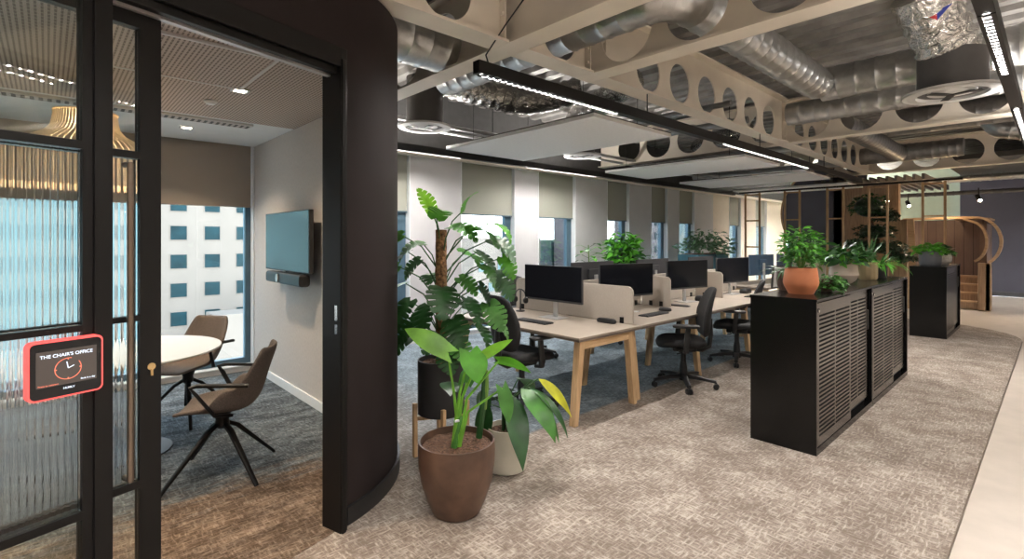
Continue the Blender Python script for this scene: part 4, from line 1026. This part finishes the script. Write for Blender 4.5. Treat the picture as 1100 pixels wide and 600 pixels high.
def potted(name, label, loc, prof, pm, soil_z, soil_r, group=None, pot='pot', n=40, ribs=0, smooth=True):
    t = thing(name, label, 'plant', loc, group=group)
    m = MB()
    if ribs:
        rs = []
        for r, z in prof: rs.append([((r+.006*abs(math.cos(ribs*PI*j/n/1)))*math.cos(2*PI*j/n), (r+.006*abs(math.cos(ribs*PI*j/n)))*math.sin(2*PI*j/n), z) for j in range(n)])
        m.rings(rs)
    else: m.lathe(prof, n=n)
    # hollow rim
    R_, Z = prof[-1]
    inner = [(R_,Z),(R_-.010,Z+.001),(R_-.014,soil_z)]
    m.f.pop(); m.lathe(inner, n=n, cap0=False, cap1=False)
    m.obj(pot, pm, t, smooth=smooth, ang=35)
    # lumpy soil
    s = MB(); k = 9; vs = []
    for i in range(k+1):
        for j in range(24):
            r = soil_r*i/k; a = 2*PI*j/24; vs.append((r*math.cos(a), r*math.sin(a), soil_z+random.uniform(-.004,.006)))
    s.add(vs, [(i*24+j, i*24+(j+1)%24, (i+1)*24+(j+1)%24, (i+1)*24+j) for i in range(k) for j in range(24)]); s.obj('soil', 'soil', t)
    return t
Rt = Vector((.735,-.678,0)); Fw = Vector((.678,.735,0)); Up = Vector((0,0,1))   # handy axes for arranging leaves in the room
def V3(r, f, z): return Rt*r + Fw*f + Up*z

# monstera on its wooden stand
mo = potted('potted_monstera', 'tall split-leaf plant on a coir pole in a black pot on wooden legs', (2.09,3.02,0),
   [(.145,.30),(.165,.31),(.168,.40),(.168,.69)], 'black_pot', .66, .153)
for a in (60,150,240,330):
    c, s = math.cos(R(a)), math.sin(R(a)); MB().tube([(.185*c,.185*s,0),(.187*c,.187*s,.38)], .019, 4).obj('stand_leg', 'oak', mo)
m = MB()
for a in (60,150):
    c, s = math.cos(R(a)), math.sin(R(a)); m.tube([(-.17*c,-.17*s,.275),(.17*c,.17*s,.275)], .02, 4)
m.obj('stand_cross', 'oak', mo)
P = [(0,0,.60+i*.06) for i in range(18)]
MB().tube(P, [.042*(1+.10*random.uniform(-1,1)) for _ in P], 14).obj('coir_pole', 'moss', mo, smooth=True)
# (right, depth, height of leaf base; heading right/depth/up; length; colour; droop; roll)
ml = [(-.24,-.02,1.05,(-.7,-.3,-.4),.26,'leaf',50,10),(-.08,-.14,1.10,(-.2,-.7,-.4),.26,'leaf_dark',50,0),(.06,-.12,.78,(.1,-.7,-.2),.22,'leaf_dark',60,0),(-.30,-.05,1.36,(-.6,-.2,-.5),.22,'leaf',40,30),(.26,-.02,1.46,(.7,.2,-.4),.24,'leaf_grey',40,-30),(.44,-.02,1.42,(.6,-.1,-.7),.20,'leaf_bright',30,20),(.14,-.08,1.28,(.8,-.3,-.3),.2,'leaf',50,20),(-.16,.02,1.40,(-.7,-.1,-.4),.2,'leaf_dark',50,20),(.28,-.04,1.22,(.6,-.3,-.6),.2,'leaf_dark',30,-30),
 (-.06,-.02,1.74,(-.35,-.1,.9),.22,'leaf_light',20,20),(-.02,-.10,1.70,(.3,-.4,.5),.22,'leaf',60,-20),(.16,.0,1.76,(.15,-.3,.9),.20,'leaf_bright',50,40),
 (.08,-.10,1.64,(.8,-.4,.15),.26,'leaf',70,10),(.22,-.06,1.62,(.9,-.3,.25),.28,'leaf',80,0),(.34,-.05,1.66,(.8,-.2,.1),.26,'leaf_bright',80,25),
 (.36,-.02,1.55,(.9,-.2,-.2),.28,'leaf_grey',60,0),(.30,-.08,1.36,(.7,-.3,-.4),.24,'leaf',50,20),
 (.40,-.05,1.30,(.6,-.2,-.6),.24,'leaf_dark',30,30),(.03,-.18,1.22,(.2,-.8,-.2),.30,'leaf_dark',60,0),
 (.20,-.14,1.14,(.6,-.5,-.4),.26,'leaf_dark',50,0),(.34,-.1,1.10,(.5,-.4,-.6),.24,'leaf',30,15),(.10,-.16,1.0,(.2,-.8,-.4),.26,'leaf_dark',50,0),
 (-.12,-.06,1.52,(-.8,-.3,.1),.25,'leaf',80,0),(-.22,-.08,1.46,(-.7,-.4,-.3),.26,'leaf_dark',50,0),(-.28,-.02,1.58,(-.8,-.1,-.3),.24,'leaf',60,-20),
 (-.24,-.08,1.24,(-.8,-.3,-.2),.28,'leaf',60,0),(-.20,-.12,1.12,(-.5,-.5,-.5),.28,'leaf_dark',40,0),
 (-.14,-.10,.98,(-.7,-.4,-.2),.27,'leaf_dark',70,0),(-.22,-.1,.86,(-.7,-.4,-.3),.26,'leaf_dark',60,0),(.24,-.06,.95,(.7,-.4,-.1),.24,'leaf_dark',70,0),
 (.10,-.14,.84,(.5,-.7,-.1),.22,'leaf',60,0),(.36,.0,.98,(.8,-.2,-.3),.22,'leaf',50,0),(-.05,.12,1.30,(-.4,.6,.1),.26,'leaf_dark',60,0),
 (.15,.15,1.45,(.5,.6,.1),.26,'leaf',60,0),(.14,.16,1.05,(.5,.5,.1),.24,'leaf_dark',60,0),(-.10,.12,1.0,(-.5,.5,.0),.24,'leaf_dark',60,0),
 (.0,-.16,.90,(-.2,-.8,0),.22,'leaf_dark',70,0)]
for r, f, z, d, ln, c, dr_, ro in ml:
    b = V3(r,f,z); q = MB(); dd = V3(*d); dd.normalize()
    ln *= .88; leafmesh(q, 'monstera', ln, ln*.46, b, dd, droop=dr_*1.1, roll=ro+random.uniform(-25,25))
    lf = q.obj('leaf', c, mo, smooth=True, ang=80)
    s0 = Vector((0,0,max(.68, z-.28))); s1 = s0.lerp(b, .5) + Vector((0,0,.06))
    MB().tube([s0, s1, b], [.006,.005,.004], 6).obj('leaf_stalk', 'leaf_dark', lf, smooth=True)

# big brown pot
bp = potted('potted_elephant_ear', 'broad-leaved plant in the large rusty brown pot on the carpet', (1.72,2.33,0),
   [(.115,0),(.135,.01),(.172,.09),(.203,.19),(.217,.29),(.219,.36),(.216,.41)], 'brown_pot', .375, .198)
S0 = V3(.0,-.03,.38)
for r, f, z, d, ln, wd, c, dr_, ro in [(-.05,-.02,.91,(-.85,-.15,.60),.28,.062,'leaf_light',22,-60),(.08,-.06,.92,(.35,-.5,-.6),.18,.085,'leaf_bright',30,0),
   (.13,-.02,.87,(.80,.1,.50),.22,.05,'leaf_light',5,-50),(.24,-.02,.86,(.95,-.1,-.05),.20,.06,'leaf_bright',30,-40),
   (.05,.05,.72,(.2,.5,.5),.18,.06,'leaf',40,0),(.26,.0,.70,(.3,-.2,-.9),.2,.05,'leaf',20,20),(-.02,.06,.66,(-.4,.6,.4),.16,.06,'leaf_dark',40,0)]:
    b = V3(r,f,z); q = MB(); dd = V3(*d)
    leafmesh(q, 'heart', ln, wd, b, dd, droop=dr_, roll=ro, fold=.35)
    lf = q.obj('leaf', c, bp, smooth=True, ang=80)
    MB().tube([S0+V3(random.uniform(-.02,.02),0,0), S0.lerp(b,.5)+V3(-r*.25,0,.03), b], [.012,.008,.005], 7).obj('leaf_stalk', 'leaf_light', lf, smooth=True)
MB().tube([V3(-.01,-.03,.375),V3(0,-.03,.45),V3(.03,-.03,.55)], [.02,.016,.012], 8).obj('stem', 'leaf', bp, smooth=True)
MB().tube([V3(.12,.10,.38),V3(.15,.10,.62),V3(.155,.10,.80)], [.02,.021,.012], 8).obj('rolled_leaf', 'leaf_dark', bp, smooth=True)
MB().tube([V3(.155,.095,.55),V3(.165,.095,.68),V3(.168,.095,.78)], [.012,.015,.008], 8).obj('rolled_leaf', 'stem', bp, smooth=True)
tie = MB().tube([V3(-.004,-.055,.53),V3(.02,-.055,.535)], .007, 6).obj('white_tie', 'reveal', bp)

# cream pot with drooping leaves
cpn = potted('potted_lily', 'plant with long drooping dark leaves in a cream pot', (2.29,2.54,0), [(.115,0),(.135,.01),(.142,.04),(.142,.12),(.135,.20),(.130,.285)], 'cream_pot', .255, .115)
S0 = V3(0,0,.25)
for r, f, z, d, ln, wd, c, dr_, ro in [(.03,-.10,.53,(.15,-.5,-.35),.48,.075,'leaf_dark',40,0),(.10,-.08,.56,(.35,-.4,-.1),.42,.08,'leaf',65,10),(.15,-.04,.56,(.6,-.3,-.2),.42,.07,'leaf_dark',50,-10),
   (.22,.02,.60,(.5,-.1,-.3),.36,.05,'leaf_yellow',40,25),(-.10,-.04,.50,(-.4,-.3,-.6),.32,.06,'leaf_dark',30,0),(-.13,-.0,.44,(-.1,-.3,-.9),.28,.055,'leaf_dark',15,0),
   (.08,.08,.58,(.3,.6,.0),.34,.06,'leaf_dark',70,0),(-.06,.08,.52,(-.5,.5,.0),.30,.055,'leaf_dark',70,0),(.18,.06,.58,(.7,.3,-.1),.34,.05,'leaf',60,0),(.20,-.06,.52,(.5,-.3,-.6),.34,.045,'leaf',25,0)]:
    b = V3(r,f,z); q = MB(); leafmesh(q, 'lance', ln, wd, b, V3(*d), droop=dr_, roll=ro, fold=.3)
    lf = q.obj('leaf', c, cpn, smooth=True, ang=80)
    MB().tube([S0+V3(r*.2,f*.2,0), S0.lerp(b,.5)+V3(-r*.3,-f*.3,.06), b], [.007,.006,.004], 6).obj('leaf_stalk', 'leaf_dark', lf, smooth=True)

def bushy(t, mname, n, rad, zc, zr, ln, wd, kind='lance', seed=1, name='foliage', droop=40, origin=None, shell=.35, n_seg=3):
    rnd = random.Random(seed); q = MB()
    for i in range(n):
        a = rnd.uniform(0, 2*PI); ph = math.acos(rnd.uniform(-.6, 1)); k = rnd.uniform(shell, 1)
        p = Vector((rad*k*math.sin(ph)*math.cos(a), rad*k*math.sin(ph)*math.sin(a), zc+zr*k*math.cos(ph)))
        if origin: p += Vector(origin)
        d = Vector((math.cos(a), math.sin(a), rnd.uniform(-.4,.9)))
        l = ln*rnd.uniform(.6,1.25); leafmesh(q, kind, l, wd*l/ln, p, d, droop=rnd.uniform(0,droop*2), roll=rnd.uniform(-50,50), n=n_seg)
    return q.obj(name, mname, t, smooth=True, ang=80)
def stalks(t, n, rad, z0, z1, r=.004, seed=1, m='stem'):
    rnd = random.Random(seed); q = MB()
    for i in range(n):
        a = rnd.uniform(0,2*PI); k = rnd.uniform(.3,1)
        q.tube([(.01*math.cos(a),.01*math.sin(a),z0),(rad*k*.5*math.cos(a),rad*k*.5*math.sin(a),(z0+z1)/2),(rad*k*math.cos(a),rad*k*math.sin(a),z1)], r, 5)
    return q.obj('stems', m, t, smooth=True)
def straps(t, m, n, ln, wd, z, spread, droop, seed=1, name='foliage'):
    rnd = random.Random(seed); q = MB()
    for i in range(n):
        a = rnd.uniform(0,2*PI); d = Vector((math.cos(a)*spread, math.sin(a)*spread, 1))
        leafmesh(q, 'strap', ln*rnd.uniform(.6,1.1), wd, (.012*math.cos(a),.012*math.sin(a),z), d, droop=rnd.uniform(.5,1.2)*droop, n=7, fold=.3)
    return q.obj(name, m, t, smooth=True, ang=80)
H = 1.12
def ctop(px_X, Y): return (px_X, Y, H)
t = potted('potted_fern', 'dense fern in the terracotta pot at the near end of the black cabinets', (4.40,1.385,H+.001), [(.088,0),(.119,.06),(.127,.09),(.120,.15),(.112,.205)], 'terracotta', .185, .098)
stalks(t, 14, .12, .19, .38, seed=3); bushy(t, 'leaf', 560, .145, .32, .20, .055, .012, seed=3, shell=.2); bushy(t, 'leaf_bright', 220, .15, .36, .18, .05, .011, seed=4, shell=.5)
t = potted('potted_fern', 'thin fern in a ribbed brown pot behind the terracotta pot', (4.62,1.56,H+.001), [(.055,0),(.072,.04),(.078,.10),(.075,.16)], 'brown_small', .145, .06, ribs=18)
straps(t, 'leaf_grey', 26, .26, .011, .15, 1.5, 80, seed=8)
t = potted('trailing_plant', 'small trailing plant spilling over the cabinet edge beside the terracotta pot', (4.74,1.30,H+.001), [(.045,0),(.06,.05),(.062,.10)], 'brown_small', .085, .048)
bushy(t, 'leaf', 260, .12, .03, .10, .045, .014, seed=5, shell=.2, origin=(-.02,-.03,.03))
q = MB(); rnd = random.Random(3)
for i in range(60):
    a = rnd.uniform(0,2*PI); leafmesh(q, 'lance', .04, .013, (-.04+.08*rnd.random(), -.10-.03*rnd.random(), .04+.07*rnd.random()), (math.cos(a),math.sin(a),-.6), droop=30, n=3)
q.obj('trailing_leaves', 'leaf_dark', t, smooth=True)
t = potted('potted_houseplant', 'leafy plant in the wide taupe glazed pot', (5.72,1.42,H+.001), [(.06,0),(.10,.03),(.128,.085),(.122,.12),(.112,.185)], 'taupe', .165, .098)
stalks(t, 16, .16, .16, .30, seed=5); bushy(t, 'leaf_dark', 110, .17, .26, .12, .12, .026, seed=6, shell=.4, n_seg=5); bushy(t, 'leaf_bright', 40, .15, .25, .10, .10, .024, seed=7, shell=.5, n_seg=5)
t = potted('potted_spider_plant', 'upright strappy plant in the fluted mustard pot', (6.45,1.38,H+.001), [(.072,0),(.085,.02),(.087,.185)], 'mustard', .165, .07, ribs=12, n=48)
straps(t, 'leaf_dark', 20, .36, .012, .14, .35, 25, seed=2); straps(t, 'leaf_bright', 46, .26, .009, .14, 1.0, 90, seed=5)
t = potted('potted_spider_plant', 'arching plant in a small black pot right of the mustard pot', (6.92,1.36,H+.001), [(.055,0),(.065,.02),(.065,.13)], 'black_pot', .115, .05)
straps(t, 'leaf_bright', 60, .34, .012, .12, 1.1, 95, seed=12); straps(t, 'leaf_dark', 14, .3, .012, .12, .5, 60, seed=13)
t = potted('potted_houseplant', 'green plant in the slate grey pot on the separate cabinet', (10.85,1.45,H+.001), [(.13,0),(.15,.03),(.155,.24)], 'slate', .22, .13)
bushy(t, 'leaf_bright', 160, .22, .24, .12, .10, .035, seed=16, shell=.4)
t = potted('potted_houseplant', 'dark plant in the speckled stone bowl on the separate cabinet', (11.25,1.36,H+.001), [(.09,0),(.14,.05),(.15,.12),(.13,.20)], 'stone', .18, .115)
bushy(t, 'leaf_dark', 120, .13, .24, .12, .09, .03, seed=17, shell=.4); bushy(t, 'leaf', 60, .15, .20, .06, .09, .03, seed=18, shell=.6)
# cloud-pruned tree behind the ladder screens
tp = thing('topiary_tree', 'dark cloud pruned tree behind the ladder screens', 'tree', (13.6,2.80,0))
MB().lathe([(.24,0),(.30,.05),(.32,.55)], n=28).obj('pot', 'black_pot', tp, smooth=True); MB().lathe([(.28,.552),(.001,.553)], n=20, cap0=False, cap1=False).obj('soil', 'soil', tp)
MB().tube([(0,0,.55),(.03,.05,1.0),(-.02,-.08,1.5),(.0,.05,2.0)], [.05,.045,.035,.025], 10).obj('trunk', 'bark', tp, smooth=True)
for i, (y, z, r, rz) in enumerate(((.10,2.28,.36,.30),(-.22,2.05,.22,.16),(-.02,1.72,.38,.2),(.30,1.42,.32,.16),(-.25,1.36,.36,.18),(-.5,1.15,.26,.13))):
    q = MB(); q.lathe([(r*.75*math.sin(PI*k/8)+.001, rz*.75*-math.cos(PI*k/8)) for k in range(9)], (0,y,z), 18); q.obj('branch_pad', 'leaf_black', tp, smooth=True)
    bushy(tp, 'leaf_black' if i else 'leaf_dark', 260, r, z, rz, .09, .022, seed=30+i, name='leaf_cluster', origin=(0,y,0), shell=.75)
# plants by the windows
t = potted('potted_ficus', 'large glossy green bush standing by the windows behind the desks', (8.0,5.6,0), [(.16,0),(.2,.05),(.22,.42)], 'cream_pot', .39, .2)
MB().tube([(0,0,.39),(.02,.02,.8),(0,0,1.3)], [.03,.025,.015], 8).obj('trunk', 'bark', t, smooth=True)
bushy(t, 'leaf_bright', 420, .34, 1.26, .46, .15, .035, seed=21, shell=.3, n_seg=4); bushy(t, 'leaf_dark', 240, .36, 1.2, .46, .14, .035, seed=22, shell=.2, n_seg=4)
for i, (r_, z_) in enumerate(((.5,1.15),(-.5,1.3),(.55,1.25))):
    q = MB(); v = V3(r_,0,z_)
    q.tube([(0,0,1.1), v*.5+Vector((0,0,.6)), v], .006, 5)
    for k in range(6): leafmesh(q, 'lance', .13, .03, v*(1-.08*k)+Vector((0,0,.09*k*.9)), V3(math.copysign(1,r_),random.uniform(-.6,.6),random.uniform(-.2,.6)), droop=40, n=4)
    q.obj('side_branch', 'leaf', t, smooth=True)
t = potted('potted_rubber_plant', 'sparse round-leaved plant by the windows, left of the large bush', (7.0,5.6,0), [(.10,0),(.13,.03),(.14,.3)], 'black_pot', .27, .12)
MB().tube([(0,0,.27),(.02,0,.8),(.02,.02,1.45)], .008, 6).obj('stem', 'stem', t, smooth=True)
for k in range(16):
    q = MB(); z = .95+.033*k; a = 2.4*k; b = Vector((.02+.14*math.cos(a),.14*math.sin(a),z+.03)); leafmesh(q, 'heart', .15, .055, b, (math.cos(a),math.sin(a),.3), droop=60)
    q.tube([(.02,0,z-.03), b], .003, 5); q.obj('leaf', 'leaf_bright' if k % 3 else 'leaf_dark', t, smooth=True, ang=80)
t = tag(bushy(None, 'leaf_grey', 520, .62, 1.40, .40, .14, .03, seed=41, origin=(11.0,5.45,0), shell=.15), 'grey green shrub growing from the teal planter', 'plant'); t.name = 'olive_shrub'
t = thing('large_shrub', 'green shrub seen under the edge of the round navy wall', 'plant', (14.4,4.35,0))
MB().lathe([(.2,0),(.25,.4)], n=20).obj('pot', 'black_pot', t, smooth=True); bushy(t, 'leaf', 300, .5, 1.1, .5, .14, .035, seed=44)

# ------------------------------------------------------------------ outside
def block(name, label, x0, x1, y0, y1, z0, z1, m, wins, wm, group=None):
    t = thing(name, label, 'building', (0,0,0), group=group)
    B(x0,x1,y0,y1,z0,z1).obj('facade', m, t)
    for (a, b, c, d) in wins:
        q = B(a-.08,b+.08,y0-.05,y0-.005,c-.08,d+.08).obj('window_surround', m, t)
        B(a,b,y0-.09,y0-.051,c,d).obj('pane', wm, q)
    return t
wins = []
for i in range(-2,5):
    for j in range(-4,4):
        x = 11.0+3.37*i; z = 1.55+.7*0+ .75 + 3.27*j
        wins.append((x-.78,x+.78,z-.78,z+.78))
block('office_building', 'pale stone office block with square windows outside the office', 3.4, 27.0, 68, 80, -30, 26, 'bldg', wins, 'bldg_glass')
block('office_building', 'blue glazed building far left through the reeded glass', -60, 2.9, 64, 74, -30, 30, 'curtain_glass', [], 'bldg_glass')
tag(B(12.5,21,58,62,-30,-6.2).obj('low_building', 'bldg'), 'lower pale building at the foot of the stone block', 'building')
# towers seen through the desk windows
g = thing('glass_tower', 'blue gridded glass building seen through the desk windows', 'building', (0,0,0))
B(70.3,78,70,84,-40,1.2).obj('facade', 'curtain_glass', g)
for k in range(9): B(70.5+.58*k-.05,70.5+.58*k+.05,69.8,69.99,-40,1.2).obj('mullion', 'mullion_white', g)
for k in range(10): B(70.3,78,69.85,69.985,-32+3.6*k-.15,-32+3.6*k+.15).obj('floor_band', 'mullion_white', g)
block('brick_tower', 'greyish brick tower beside the glass building', 75.2, 79.9, 66, 69, -40, 30, 'brick', [(75.9+1.8*i,76.9+1.8*i,-20+3.2*j,-18.4+3.2*j) for i in range(2) for j in range(12)], 'bldg_glass')
block('office_building', 'hazy stone building beyond the split-leaf plant', 49, 64, 62, 74, -40, 1.8, 'bldg', [(50+2*i,51.2+2*i,-26+3.2*j,-24.6+3.2*j) for i in range(5) for j in range(8)], 'curtain_glass')
block('brick_tower', 'brick tower beyond the farther desk windows', 97, 112, 66, 70, -40, 18, 'brick', [(98+2.4*i,99.2+2.4*i,-8+3.2*j,-6.4+3.2*j) for i in range(6) for j in range(7)], 'bldg_glass')
block('office_building', 'low blue glass building left of the farther brick tower', 80, 92, 66, 80, -40, 1.5, 'curtain_glass', [], 'bldg_glass')
block('office_building', 'blue glass building beyond the far windows', 113, 190, 66, 80, -40, 26, 'curtain_glass', [], 'bldg_glass')
struct(B(-150,300,12,400,-41,-40).obj('floor_street', 'stone'), 'street level ground far below')

# ------------------------------------------------------------------ light, sky, camera
w = bpy.data.worlds.new('sky'); sc.world = w; w.use_nodes = True; t = w.node_tree; bg = t.nodes['Background']
tc = N(t, 'ShaderNodeTexCoord'); sp = N(t, 'ShaderNodeSeparateXYZ'); L(t, tc.outputs['Generated'], sp.inputs[0])
mr = N(t, 'ShaderNodeMapRange'); L(t, sp.outputs[2], mr.inputs[0]); mr.inputs[1].default_value = -.05; mr.inputs[2].default_value = .6
nz = N(t, 'ShaderNodeTexNoise', Scale=3, Detail=5); L(t, tc.outputs['Generated'], nz.inputs['Vector'])
c1 = ramp(t, mr.outputs[0], [(0,(.86,.90,.93)),(1,(.50,.66,.86))]); cl = ramp(t, nz.outputs['Fac'], [(.4,(.92,.93,.94)),(.6,(0,0,0))])
mx = N(t, 'ShaderNodeMix', data_type='RGBA', blend_type='SCREEN'); mx.inputs[0].default_value = .5; L(t, c1, mx.inputs[6]); L(t, cl, mx.inputs[7])
L(t, mx.outputs[2], bg.inputs['Color']); bg.inputs['Strength'].default_value = SKY
for a, b in opens:
    l = bpy.data.lights.new('window daylight', 'AREA'); l.shape = 'RECTANGLE'; l.size = b-a; l.size_y = 2.7
    l.cycles.is_portal = True
    o = bpy.data.objects.new('light_window', l); COL.objects.link(o); o.location = ((a+b)/2, 6.73, 1.4); o.rotation_euler = (R(-90),0,0)
cam = bpy.data.cameras.new('camera'); co = bpy.data.objects.new('camera', cam); COL.objects.link(co)
co.location = (0,0,1.55); co.rotation_euler = (R(90),0,math.atan2(-.678,.735))
cam.lens = 541/1100*36; cam.sensor_width = 36; cam.shift_y = -43/1100; cam.clip_start = .05; cam.clip_end = 600
sc.camera = co
sc.view_settings.view_transform = 'Standard'; sc.view_settings.look = 'None'; sc.view_settings.exposure = EXPO; sc.view_settings.gamma = 1
sc.view_settings.use_curve_mapping = False
